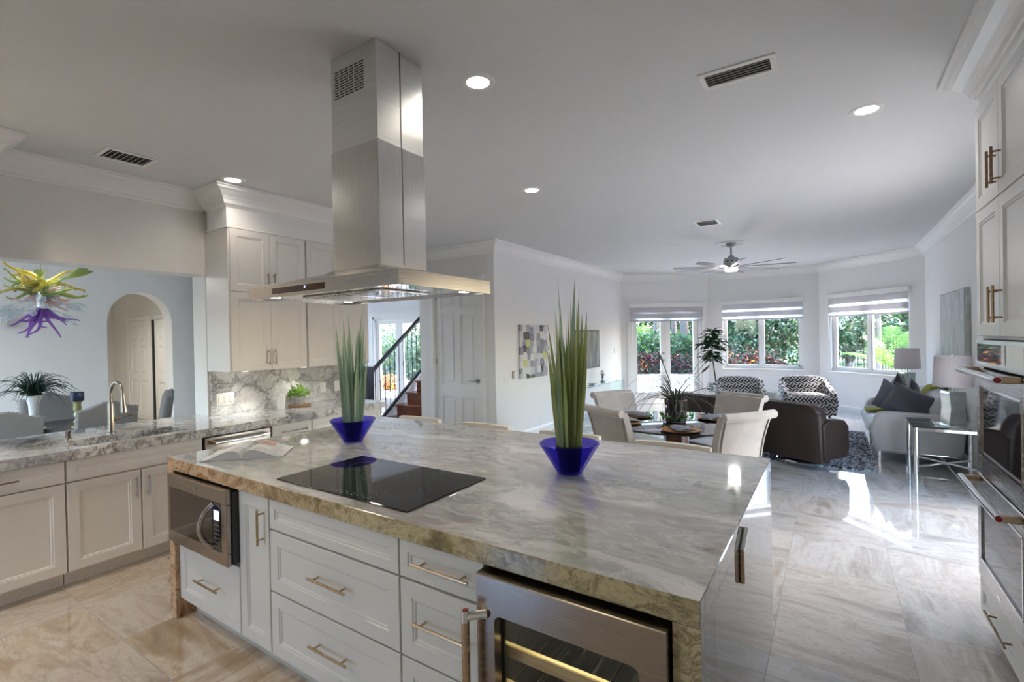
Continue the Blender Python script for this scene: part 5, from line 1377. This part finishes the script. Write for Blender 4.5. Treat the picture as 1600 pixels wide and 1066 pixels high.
def build_lamp(L, rz, label):
    r = thing('table_lamp', label, 'lamp', L, 'mirrored table lamps by the sofa'); X = RZ(rz, L)
    def sq(a, z, t): 
        m = Matrix.Rotation(t, 3, 'Z'); return [X @ ((m @ Vector((sx*a, sy*a, 0)))+Vector((0, 0, z))) for sx, sy in ((-1, -1), (1, -1), (1, 1), (-1, 1))]
    b = MB(); b.rings([sq(.078, .0, 0), sq(.078, .02, 0), sq(.066, .18, .12), sq(.074, .33, 0), sq(.07, .345, 0)]); b.build('twisted_base', M['mercury'], r, sharp=10)
    MB().tube([X @ Vector((0, 0, .345)), X @ Vector((0, 0, .41))], .012, 10).build('neck', M['chrome'], r)
    MB().lathe([(.165, .40), (.150, .715), (.148, .715), (.163, .40)], L, 48).build('lamp_shade', M['shade'], r, sharp=60)
    MB().lathe([(0, .70), (.008, .70), (.012, .715), (.008, .73), (0, .735)], L, 12).build('finial', M['chrome'], r)
    d = bpy.data.lights.new('lamp_bulb', 'POINT'); d.energy = .7; d.shadow_soft_size = .04; d.color = (1, .9, .85)
    q = bpy.data.objects.new('lamp_bulb', d); COL.objects.link(q); q.parent = r; q.location = (0, 0, .56)
build_lamp((1.04, 6.74, .601), .35, 'mirrored twisted table lamp with grey linen shade on the nearest end table')
build_lamp((.95, 9.55, .601), .35, 'mirrored twisted table lamp with grey linen shade beyond the sofa, in front of the window')
def build_rug():
    rr = random.Random(7); b = MB(); x0, x1, y0, y1 = -2.0, .40, 6.76, 9.28
    b.box(x0, x1, y0, y1, .001, .018)
    vs = []; 
    for k in range(15000):
        e = rr.random()
        x = rr.uniform(x0, x1); y = rr.uniform(y0, y1) if e > .5 else y0+(y1-y0)*rr.random()**2.2
        if y > 6.95 and x < -.75 and rr.random() < .6: continue
        dx, dy = rr.uniform(-.02, .02), rr.uniform(-.02, .02); w = .005
        a = rr.uniform(0, PI); c, s = math.cos(a)*w, math.sin(a)*w
        b.add([(x-c, y-s, .016), (x+c, y+s, .016), (x+dx+c*.5, y+dy+s*.5, .034), (x+dx-c*.5, y+dy-s*.5, .034)], [(0, 1, 2, 3)])
    o = b.build('shag_rug', M['shag'], smooth=False); tag(o, 'grey, white and black shag rug in front of the sofa', 'rug')
build_rug()
def build_tree():
    L = (-1.93, 10.15, 0); r = thing('potted_tree', 'tall leafy rubber tree in a pot between the patio doors and the armchair', 'potted plant', L)
    MB().lathe([(0, 0), (.13, 0), (.17, .34), (.185, .36), (.17, .36), (.15, .30), (0, .30)], L, 28).build('pot', M['galvpot'], r)
    tr = [(L[0], L[1], .28), (L[0]+.01, L[1], .6), (L[0]-.03, L[1]+.02, .9), (L[0]-.06, L[1], 1.2), (L[0]-.05, L[1], 1.6)]
    MB().tube(tr, [.016, .014, .012, .01, .005], 8).build('trunk', M['twig'], r)
    rr = random.Random(12); b = MB()
    def leaf(p, d, s):
        d = d.normalized(); up = Vector((0, 0, 1)); w = d.cross(up)
        if w.length < .1: w = Vector((1, 0, 0))
        w.normalize(); n = w.cross(d); prof = [(0, .0), (.18, .22), (.45, .34), (.75, .27), (.93, .12), (1.02, 0)]
        vs = []
        for t, k in prof:
            c = p+d*(s*t)-up*(s*.35*t*t); vs += [c-w*(s*k)+n*s*.06, c, c+w*(s*k)+n*s*.06]
        fs = []
        for i in range(len(prof)-1): fs += [(i*3, i*3+1, i*3+4, i*3+3), (i*3+1, i*3+2, i*3+5, i*3+4)]
        b.add(vs, fs)
    for k in range(150):
        t = rr.random(); z = 1.05+.62*t; rad = .27*math.sin(PI*min(1, .18+t*.8))**.7
        a = rr.uniform(0, 2*PI); q = rad*math.sqrt(rr.random())*.75; p = Vector((L[0]-.05+q*math.cos(a), L[1]+q*math.sin(a), z))
        leaf(p, Vector((math.cos(a)+rr.uniform(-.4, .4), math.sin(a)+rr.uniform(-.4, .4), rr.uniform(-.5, .7))), rr.uniform(.12, .20))
    for k in range(44):
        a = rr.uniform(0, 2*PI); q = .13*rr.random(); p = Vector((L[0]+.03+q*math.cos(a), L[1]+q*math.sin(a), rr.uniform(.36, .62)))
        leaf(p, Vector((math.cos(a), math.sin(a), rr.uniform(-.1, .9))), rr.uniform(.10, .16))
    b.build('foliage', M['leaf_d'], r, sharp=80)
build_tree()

# ------------------------------------------------------------------ walls: pictures, console
def picture(x, y0, y1, z0, z1, depth, sgn, mat, edge, fr, label):
    r = thing('painting', label, 'painting', (x, (y0+y1)/2, (z0+z1)/2)); a, b_ = (x, x+sgn*depth)
    MB().box(min(a, b_), max(a, b_), y0, y1, z0, z1, b=.002).build('canvas_edge', edge, r)
    t = fr; e = x+sgn*depth
    MB().box(min(e, e+sgn*.0015), max(e, e+sgn*.0015), y0+t, y1-t, z0+t, z1-t).build('painted_face', mat, r, False)
picture(-4.029, 6.26, 7.10, .95, 1.79, .035, 1, M['art1'], M['art1'], .0, 'square patchwork painting of grey and yellow blocks on the white wall')
picture(-4.029, 8.09, 9.28, .96, 1.71, .04, 1, M['art2'], M['black'], .03, 'dark streaked painting in a black frame above the glass console')
picture(1.279, 7.29, 8.76, 1.19, 2.06, .05, -1, M['art3'], M['mercury'], .012, 'large pale grey abstract painting above the sofa on the right wall')
def build_console():
    r = thing('glass_console', 'low clear glass console table along the white wall below the dark painting', 'console table', (-3.86, 8.9, 0)); G = M['clear']
    x0, x1, y0, y1 = -4.0, -3.72, 7.75, 9.93
    MB().box(x0, x1, y0, y1, .648, .663, b=.002).build('glass_top', G, r)
    b = MB()
    for y in (y0, y1-.015): MB().box(x0, x1, y, y+.015, 0, .647, b=.002).build('glass_side', G, r)
    MB().box(x0+.01, x1-.01, y0+.02, y1-.02, .16, .172, b=.002).build('glass_shelf', G, r)
    b.box(x1-.004, x1, y0, y1, .650, .661); b.box(x1-.004, x1, y1-.005, y1, 0, .65); b.box(x1-.014, x1-.01, y0+.02, y1-.02, .162, .170); b.build('glass_edge', M['pewter'], r, False)
    b = MB(); 
    b.box(x0, x1, y0-.0, y1, 0, .02); b.build('floor_rail', M['chrome'], r, False)
build_console()
def candle(L, label):
    r = thing('candle_holder', label, 'candle holder', L)
    MB().lathe([(0, 0), (.055, 0), (.05, .012), (.02, .03), (.014, .08), (.03, .10), (.016, .12), (.045, .155), (.05, .16), (0, .16)], L, 24).build('turned_stem', M['pewter'], r)
    MB().lathe([(0, .16), (.035, .16), (.035, .235), (.03, .24), (0, .238)], L, 20).build('candle', M['ceramic'], r)
candle((-3.86, 9.1, .664), 'white candle on a turned pewter holder standing on the glass console')
tag(MB().lathe([(0, 0), (.05, 0), (.085, .018), (.08, .02), (.045, .008), (0, .008)], (-3.85, 8.55, .664), 24).build('shallow_dish', M['pewter']), 'small dark dish on the glass console left of the candle', 'dish')
# ------------------------------------------------------------------ dining room through the pass-through
def build_dining_room():
    r = thing('dining_table', 'long dark dining table seen through the pass-through', 'table', (-6.75, 1.35, 0))
    MB().box(-7.25, -6.22, .1, 2.08, .72, .765, b=.006).build('tabletop', M['ebony'], r)
    MB().box(-7.1, -6.36, .3, 1.9, .62, .72).build('apron', M['ebony'], r)
    for y in (.6, 1.5):
        MB().lathe([(0, 0), (.22, 0), (.2, .05), (.07, .12), (.09, .35), (.06, .55), (.14, .62), (0, .62)], (-6.73, y, 0), 20).build('pedestal', M['ebony'], r)
    c = thing('camelback_chair', '', 'chair', (0, 0, 0), 'grey camelback dining chairs')
    # faces +Y, back at -Y
    w, h = .235, 1.055
    ol = [(-w+.02, .42), (w-.02, .42), (w, .60), (w, h-.075), (w-.02, h-.062)]+[(w-.05-(2*w-.10)*k/16, h-.062+.062*math.sin(PI*k/16)**1.3) for k in range(1, 16)]+[(-w+.02, h-.062), (-w, h-.075), (-w, .60)]
    b = MB(); yy = lambda z, t: -.22+t-.09*((z-.42)/.63)**1.6
    b.rings([[(u*k, yy(v, t), .42+(v-.42)*(.985 if k < 1 else 1)) for u, v in ol] for t, k in ((-.04, .97), (-.03, 1), (.03, 1), (.045, .96))]); bk = b.build('backrest', M['linen'], c, sharp=45)
    b = MB()
    pts = [(u, v) for u, v in ol if v >= .6]; L = []
    for i in range(len(ol)):
        p, q = Vector(ol[i]), Vector(ol[(i+1) % len(ol)])
        if min(p.y, q.y) < .55: continue
        n = max(1, int((q-p).length/.04))
        L += [p.lerp(q, k/n) for k in range(n)]
    for p in L:
        MB().rbox(p.x*1.004-.007, p.x*1.004+.007, yy(p.y, -.028), yy(p.y, -.012), p.y-.006, p.y+.008, .003, 1).build('nailhead', M['pewter'], bk, False)
    b = MB(); b.rbox(-.24, .24, -.22, .25, .38, .49, .04); b.build('seat', M['linen'], c)
    for sx in (-1, 1):
        for y in (-.2, .21): MB().tube([(sx*.2, y, .39), (sx*.2, y*1.05, 0)], [.024, .018], 8).build('leg', M['ebony'], c)
    pos = [((-6.05, 1.02), PI/2, 'grey nailhead chair seen from behind at the left edge, beyond the veined counter'),
           ((-6.15, 1.74), PI/2, 'grey nailhead chair seen from behind just left of the kitchen faucet'),
           ((-7.42, 1.72), -PI/2, 'grey chair on the far side of the dark dining table behind the drooping plant'),
           ((-6.72, 2.27), PI-.3, 'grey chair at the right end of the dark dining table in front of the archway')]
    for i, (p, a, l) in enumerate(pos):
        if i == 0: c.location = (*p, 0); c.rotation_euler = (0, 0, a); c['label'] = l
        else: dup(c, (*p, 0), a, l)
    L = (-6.72, 1.40, .766); r = thing('drooping_plant', 'spiky drooping green plant in a slim white vase on the dark dining table', 'potted plant', L)
    MB().lathe([(0, 0), (.05, 0), (.045, .03), (.035, .12), (.04, .25), (.07, .34), (.062, .34), (.03, .25), (0, .24)], L, 24).build('vase', M['ceramic'], r)
    b = strands(21, 90, (L[0], L[1], L[2]+.33), .03, .10, .26, .34, .22, .005, 2)
    strands(22, 40, (L[0], L[1], L[2]+.33), .03, .12, .27, .16, .05, .005, 2, b)
    b.build('grass', [M['grass_dark'], M['grass_dark']], r)
    b = MB(); rr = random.Random(3)
    for k in range(90):
        q = Vector((rr.gauss(0, .035), rr.gauss(0, .035), rr.uniform(0, .13))); leafquad(b, Vector(L)+Vector((0, 0, .33))+q, .06, rr)
    b.build('core_leaves', M['leaf_d'], r)
    L = (-6.42, 1.66, .766); r = thing('candle_holder', 'gold turned candle holder with a dark blue cup on the dark dining table', 'candle holder', L)
    MB().lathe([(0, 0), (.05, 0), (.05, .015), (.025, .03), (.035, .06), (.02, .09), (.032, .13), (.022, .16), (.035, .19), (.03, .24), (.045, .27), (0, .27)], L, 20).build('turned_stem', M['brass'], r)
    MB().rbox(L[0]-.048, L[0]+.048, L[1]-.048, L[1]+.048, L[2]+.27, L[2]+.365, .012).build('cup', M['navyglass'], r)
    L = (-6.46, 1.36, .766)
    tag(MB().lathe([(0, 0), (.05, 0), (.11, .018), (.115, .022), (.05, .008), (0, .008)], L, 28).build('plate', M['black']), 'dark plate of shells on the dining table beside the nearest grey chair', 'plate')
    rr = random.Random(9)
    for k, (dx, dy, s) in enumerate(((-.02, .0, .042), (.045, .02, .03), (-.03, .055, .028))):
        b = MB(); b.lathe([(0, 0), (s*.8, s*.25), (s, s*.6), (s*.7, s*1.1), (s*.25, s*1.3), (0, s*1.32)], (L[0]+dx, L[1]+dy, L[2]+.009), 14)
        tag(b.build('shell', M['ceramic'] if k != 1 else paint('coral_shell', (.45, .17, .14), .4, .2)), ['largest white shell on the dark plate', 'coral pink shell on the dark plate', 'smallest white shell on the dark plate'][k], 'shell')
    tag(MB().box(-8.899, -8.80, 1.60, 1.70, 1.86, 2.08, b=.006).build('wall_sconce', M['galvpot']), 'small grey box sconce on the dining wall at the left edge', 'wall light')
build_dining_room()

def build_chandelier():
    c = Vector((-6.9, 1.52, 2.13)); r = thing('glass_chandelier', 'wild blown glass chandelier of yellow, clear and violet horns in the dining room', 'chandelier', tuple(c))
    MB().tube([(c.x, c.y, c.z+.2), (c.x, c.y, ZC)], .005, 6).build('cable', M['black'], r)
    MB().lathe([(0, -.2), (.03, -.19), (.045, -.05), (.05, .1), (.02, .2), (0, .21)], tuple(c), 16).build('steel_core', M['chrome'], r)
    MB().lathe([(0, ZC-.03), (.06, ZC-.03), (.07, ZC-.001), (0, ZC-.001)], (c.x, c.y, 0), 20).build('ceiling_canopy', M['chrome'], r)
    rr = random.Random(31)
    def horn(z, el, R, curl, mat, rad, droop=0, leaf=False):
        a = rr.uniform(0, 2*PI); d = Vector((math.cos(a), math.sin(a), 0)); s = Vector((-d.y, d.x, 0)); p = []; q = []
        ph = rr.uniform(0, 6); N = 14
        for i in range(N):
            t = i/(N-1); w = curl*t*math.sin(t*5+ph)
            p.append(c+Vector((0, 0, z))+d*(R*t*math.cos(el))+Vector((0, 0, R*t*math.sin(el)-droop*t*t))+s*w*.7+Vector((0, 0, w*.6)))
            k = rad*(1-.75*t) if not leaf else rad*(.35+(1.3*math.sin(PI*min(1, (t-.55)/.45)) if t > .55 else 0))
            q.append(max(.003, k))
        MB().tube(p, q, 7).build('glass_horn', mat, r, sharp=80)
    for k in range(30): horn(rr.uniform(.02, .16), rr.uniform(-.15, .6), rr.uniform(.16, .44), .09, M['cone_y'] if k % 3 else M['cone_g'], .026)
    for k in range(26): horn(rr.uniform(-.10, .08), rr.uniform(-.4, .4), rr.uniform(.13, .24), .07, M['cone_k'] if k % 2 else M['cone_c'], .03)
    for k in range(16): horn(rr.uniform(-.20, -.08), rr.uniform(-1.0, -.3), rr.uniform(.16, .36), .07, M['cone_p'], .022, .03)
    for k in range(14): horn(rr.uniform(-.15, -.02), rr.uniform(-.35, .0), rr.uniform(.32, .44), .05, M['cone_c'], .018, .05, True)
    for k in range(5): horn(rr.uniform(.05, .14), rr.uniform(.1, .6), rr.uniform(.40, .48), .07, M['cone_g'], .018, 0, True)
    d = bpy.data.lights.new('chandelier_lamp', 'POINT'); d.energy = 7; d.shadow_soft_size = .05; d.color = (1, .95, .85)
    q = bpy.data.objects.new('chandelier_lamp', d); COL.objects.link(q); q.parent = r; q.location = (0, .0, .28)
build_chandelier()

# ------------------------------------------------------------------ staircase in the foyer
def build_stairs():
    r = thing('staircase', 'dark cherry staircase climbing away beyond the closet wall', 'staircase', (-6.35, 7.0, 0))
    n = 6; y0 = 6.16; run = .27; rise = .20; xl, xr = -6.9, -5.75; dz = -.03
    for k in range(n):
        y = y0+k*run; z = (k+1)*rise+dz
        MB().box(xl, xr, y, y+.02, max(0, z-rise), z-.03).build('riser', M['cherry'], r, False)
        MB().box(xl-.03, xr, y-.03, y+run+.02, z-.03, z, b=.008).build('tread', M['cherry'], r)
    # curb and iron railing along the open side
    q = thing('stair_railing', 'black iron stair railing with basket balusters and dark handrail', 'railing', (-6.97, 6.6, 0)); x = -6.975
    bz = lambda y: .855+.79*(y-7.02); hz = lambda y: 1.055+.79*(y-5.95)
    ya, yb = 6.14, 7.9
    MB().prism([(ya, 0), (yb, 0), (yb, bz(yb)-.03), (ya, bz(ya)-.03)], x-.035, x+.035, 'X').build('curb', M['trim'], q, False)
    MB().tube([(x, ya-.03, bz(ya-.03)), (x, yb, bz(yb))], .034, 4).build('bottom_rail', M['iron'], q, False)
    MB().tube([(x, 5.88, hz(5.88)), (x, yb, hz(yb))], .040, 10).build('handrail', M['iron'], q)
    MB().box(x-.075, x+.075, 5.75, 5.90, 0, 1.12, b=.008).build('newel_post', M['ebony'], q)
    for k in range(16):
        y = 5.99+.118*k; b = MB(); zb = max(0.0, bz(y)) if y > ya else 0.0; b.tube([(x, y, zb), (x, y, hz(y))], .0085, 6)
        if k % 4 == 2:
            zm = (zb+hz(y))/2
            for t in range(4):
                a = t*PI/2; b.tube([(x, y, zm-.06), (x+.03*math.cos(a), y+.03*math.sin(a), zm), (x, y, zm+.06)], .004, 4)
        else:
            for zz in (.3, .7): b.lathe([(0, -.02), (.013, -.012), (.013, .012), (0, .02)], (x, y, zb+(hz(y)-zb)*zz), 6)
        b.build('baluster', M['iron'], q)
build_stairs()

# ------------------------------------------------------------------ garden outside
def at(px, fw):
    """plan point a given distance ahead of the camera, in the direction seen at picture column px"""
    a = math.radians(33.5); la = (px-800)/757*fw
    return -math.sin(a)*fw+math.cos(a)*la, math.cos(a)*fw+math.sin(a)*la
def build_garden():
    g = MB(); g.box(-60, 60, 8.2, 90, -.25, -.2); struct(g.build('ground', M['mulch'], smooth=False)); struct(MB().prism([at(1240, 20), at(1500, 17), at(1560, 60), at(1180, 60)], -.2, -.12).build('ground_lawn', M['lawn'], smooth=False)); struct(MB().prism([at(1105, 12.5), at(1290, 11.8), at(1700, 9), at(1700, 12), at(1300, 15), at(1110, 16)], -.2, -.13).build('ground_terrace', M['paver'], smooth=False)); struct(MB().box(1.44, 9, -6, 8.2, -.19, -.04).build('ground_patio', M['deck'], smooth=False))
    d = MB(); d.prism([(-12, 8.2), (-4.2, 8.2), (-4.2, 10.8), (-2.5, 12.2), (-2.0, 12.2), (-1.0, 22), (-16, 24)], -.21, -.06); struct(d.build('ground_deck', M['deck'], smooth=False))
    p = MB(); p.prism([(-16, 23), (-1, 20.2), (-1, 21.6), (-16, 25.5)], -.2, -.05); struct(p.build('ground_pavers', M['paver'], smooth=False))
    x, y = at(1000, 15.6)
    pool = MB(); n = 40; pool.prism([(x-1.6+2.3*math.cos(2*PI*k/n), y-.5+1.5*math.sin(2*PI*k/n)) for k in range(n)], -.2, -.052); o = pool.build('pool_water', M['pool'], smooth=False); tag(o, 'pale turquoise edge of the swimming pool beyond the left patio door', 'pool')
    rr = random.Random(17)
    def shrub(name, label, cat, c, rx, ry, rz, n, s, mats, wts, seed, group=None, stems=False):
        r = random.Random(seed); b = MB()
        for k in range(n):
            v = Vector((r.gauss(0, 1), r.gauss(0, 1), r.gauss(0, 1))).normalized()*(r.random()**.4)
            lump = 1+.18*math.sin(v.x*5+seed)*math.sin(v.y*4+seed*2)+.14*math.sin(v.z*6+seed)
            p = Vector((c[0]+v.x*rx*lump, c[1]+v.y*ry*lump, max(-.15, c[2]+v.z*rz*lump)))
            leafquad(b, p, s, r, r.choices(range(len(mats)), wts)[0], .45)
        t = thing(name, label, cat, (c[0], c[1], -.2), group)
        b.build('foliage', mats, t, False)
        tr = MB()
        for k in range(5):
            a = r.uniform(0, 6.28); tr.tube([(c[0], c[1], -.2), (c[0]+rx*.2*math.cos(a), c[1]+ry*.2*math.sin(a), c[2]*.6), (c[0]+rx*.5*math.cos(a), c[1]+ry*.5*math.sin(a), c[2]+rz*.3)], [.05, .04, .015], 6)
        tr.build('stems', M['bark'], t)
    G, D, Yv, R_ = M['leaf'], M['leaf_d'], M['leaf_y'], M['leaf_r']
    G2 = 'green hedge bushes behind the pool deck'; G3 = 'dark red croton bushes in front of the hedge'
    names = ['left', 'right']
    for i, (px, fw) in enumerate(((985, 22), (1022, 22), (1065, 21.5), (1105, 21))):
        x, y = at(px, fw); shrub('hedge_bush', 'green hedge bush behind the pool deck, %s' % ['at the left edge of the patio doors', 'behind the middle of the left patio door', 'behind the right patio door', 'at the right edge of the patio doors'][i], 'bush', (x, y, .75), 1.1, .8, .95, 2600, .16, [G, M['leaf_b'], Yv, D], (5, 3, 2, 3), 40+i, G2)
    for i, (px, fw) in enumerate(((990, 20.8), (1020, 20.8), (1062, 20.4))):
        x, y = at(px, fw); shrub('croton_bush', 'dark red croton bush before the hedge, seen through %s' % ['left part of left patio door', 'right part of left patio door', 'right patio door'][i], 'bush', (x, y, .25), .8, .5, .62, 1700, .14, [R_, D, M['leaf_o'], M['twig']], (4, 4, .7 if i == 0 else .1, 2), 60+i, G3)
    # trees behind
    def tree(label, px, fw, h, rad, mats, wts, seed, n=3200, s=.2):
        x, y = at(px, fw); shrub('garden_tree', label, 'tree', (x, y, h), rad, rad, h*.85, n, s, mats, wts, seed, 'trees beyond the windows')
    tree('dense tree filling the left half of the middle window', 1155, 17.5, 1.9, 1.5, [D, G, M['leaf_b'], M['leaf_l']], (5, 4, 3, 1.2), 81, 5200, .17)
    tree('dense tree filling the right half of the middle window', 1222, 17, 1.9, 1.5, [D, G, M['leaf_b'], M['leaf_l']], (5, 4, 3, 1.5), 82, 5200, .17)
    tree('tall tree behind the gap between the two middle-window trees', 1192, 21, 3.0, 2.4, [D, G, M['leaf_b']], (4, 4, 2), 83, 4000, .26)
    tree('tree behind the fence at the left of the window nearest the sofa', 1325, 19.5, 2.0, 1.7, [D, G, M['leaf_b'], M['leaf_l']], (4, 4, 3, 2), 84, 4600, .2)
    tree('tree behind the fence at the right of the window nearest the sofa', 1420, 21, 2.6, 2.0, [G, D, M['leaf_b']], (4, 4, 2), 85, 3600, .24)
    tree('wide dense tree behind the fence, centred in the window nearest the sofa', 1378, 25, 2.7, 2.3, [G, D, M['leaf_b'], G], (4, 4, 2, 1), 91, 5600, .24)
    tree('tall leafy tree far behind the patio doors, left', 990, 30, 3.6, 3.0, [G, M['leaf_b'], M['leaf_l'], Yv], (4, 3, 3, 2), 86, 4200, .34)
    tree('tall leafy tree far behind the patio doors, right', 1075, 30, 3.6, 3.0, [G, D, M['leaf_l'], Yv], (4, 3, 2, 2), 87, 4200, .34)
    tree('big tree far away between the patio doors and the middle window', 1130, 34, 4.2, 3.8, [G, D, M['leaf_b']], (3, 4, 2), 88, 3600, .42)
    tree('big tree far behind the lawn beyond the fence', 1370, 38, 4.0, 5.5, [G, D, M['leaf_b']], (4, 4, 2), 89, 4600, .45)
    for i, px in enumerate((1140, 1172, 1200)):
        x, y = at(px, 15.6); shrub('croton_bush', 'crimson croton bush low in the middle window, %s' % ['at its left end', 'left of the centre bar', 'right of the centre bar'][i], 'bush', (x, y, .45), .55, .4, .62 if i < 2 else .48, 1500, .11, [R_, M['twig'], D, M['leaf_o']], (5, 3, 3, .4), 70+i, 'crimson crotons below the middle window')
    # palm trunks
    for i, (px, fw, w) in enumerate(((1024, 24, .13), (1052, 25, .12), (1068, 24, .20))):
        x, y = at(px, fw); b = MB(); b.tube([(x, y, -.2), (x+.05, y, 1.5), (x, y, 4.5)], [w*1.1, w, w*.9], 10); tag(b.build('palm_tree', M['bark']), 'grey palm trunk above the hedge, %s' % ['through the left patio door', 'through the right patio door, thinner one', 'through the right patio door, thick one'][i], 'tree')
    def fronds(label, c, specs, mat, L):
        r = thing('palm', label, 'palm', (c[0], c[1], -.2)); MB().tube([(c[0], c[1], -.2), (c[0]+.03, c[1], c[2]*.5), c], [.07, .06, .045], 8).build('trunk', M['bark'], r)
        q = random.Random(5)
        for az, el, ln in specs:
            d = Vector((math.cos(az)*math.cos(el), math.sin(az)*math.cos(el), math.sin(el))); s = d.cross(Vector((0, 0, 1))).normalized(); b = MB(); P = []
            for i in range(13):
                t = i/12; P.append(Vector(c)+d*(ln*t)-Vector((0, 0, ln*.42*t*t)))
            b.tube(P, [.016*(1-t/14) for t in range(13)], 5)
            for i in range(2, 26):
                t = i/26; p = Vector(c)+d*(ln*t)-Vector((0, 0, ln*.42*t*t)); tg = (d-Vector((0, 0, .84*t))).normalized(); ll = L*(math.sin(PI*min(1, t*.8+.2)))*q.uniform(.85, 1.1)
                for sg in (-1, 1):
                    e = (s*sg*.9+tg*.65-Vector((0, 0, .22))).normalized(); w = tg*.014
                    b.add([p-w, p+w, p+e*ll*.6+w*.8-Vector((0, 0, .02)), p+e*ll-Vector((0, 0, ll*.12)), p+e*ll*.6-w*.8-Vector((0, 0, .02))], [(0, 1, 2, 3, 4)])
            b.build('frond', mat, r, False)
    x, y = at(1393, 13.2); fronds('green palm with long fronds at the right half of the window nearest the sofa', (x, y, .55), [(2.4, 1.15, 1.9), (.7, 1.25, 2.0), (3.2, .75, 1.6), (-.6, .95, 1.6), (1.5, 1.4, 2.1), (4.0, 1.0, 1.5), (2.9, 1.2, 1.8)], M['leaf_y'], .42)
    x, y = at(1372, 14.5); fronds('pale grey-green palm hanging across the window nearest the sofa', (x, y, 2.9), [(3.4, -.2, 1.7), (3.9, -.4, 1.6), (4.4, .1, 1.7), (2.9, .1, 1.6), (5.0, -.1, 1.5)], M['leaf_l'], .5)
    x, y = at(1003, 25); fronds('pale palm fronds above the hedge through the left patio door', (x, y, 1.4), [(k*.9, .55+.2*(k % 3), 1.8) for k in range(8)], M['leaf_y'], .6)
    # iron fence across the lawn
    xa, ya = at(1285, 17.0); xb, yb = at(1450, 15.6); r = thing('iron_fence', 'black iron picket fence across the bright lawn beyond the last window', 'fence', (xa, ya, -.2))
    n = 34
    for k in range(n+1):
        t = k/n; x, y = xa+(xb-xa)*t, ya+(yb-ya)*t; w = .022 if k % 8 else .04
        MB().box(x-w/2, x+w/2, y-w/2, y+w/2, -.2, 1.12).build('picket' if k % 8 else 'post', M['iron'], r, False)
    for z in (.0, .95): MB().tube([(xa, ya, z), (xb, yb, z)], .02, 4).build('rail', M['iron'], r, False)
    # beyond the foyer glass doors
    for i, (x, y, h, rd, ms) in enumerate(((-13.3, 11.8, 1.0, .85, [G, M['leaf_b'], Yv]), (-12.2, 12.2, .8, .8, [G, M['leaf_b'], D]), (-11.4, 12.5, .75, .8, [M['leaf_b'], G, D]), (-15.2, 15.0, 1.6, 1.5, [G, D, M['leaf_b']]))):
        shrub('foyer_bush', 'leafy bush outside the foyer glass doors, %s' % ['seen through the left pane', 'seen behind the left balusters', 'seen behind the right balusters', 'tall one farthest away'][i], 'bush', (x, y, h), rd, rd, h*.95, 1600, .15, ms, (4, 3, 2), 90+i)
    shrub('flower_bush', 'orange flowering bush outside the foyer doors', 'bush', (-12.35, 11.1, .15), .42, .35, .35, 700, .10, [M['leaf_o'], G], (3, 2), 99)
    struct(MB().box(-20, -10.4, 8.2, 30, -.19, -.1).build('ground_walk', M['deck'], smooth=False))
build_garden()
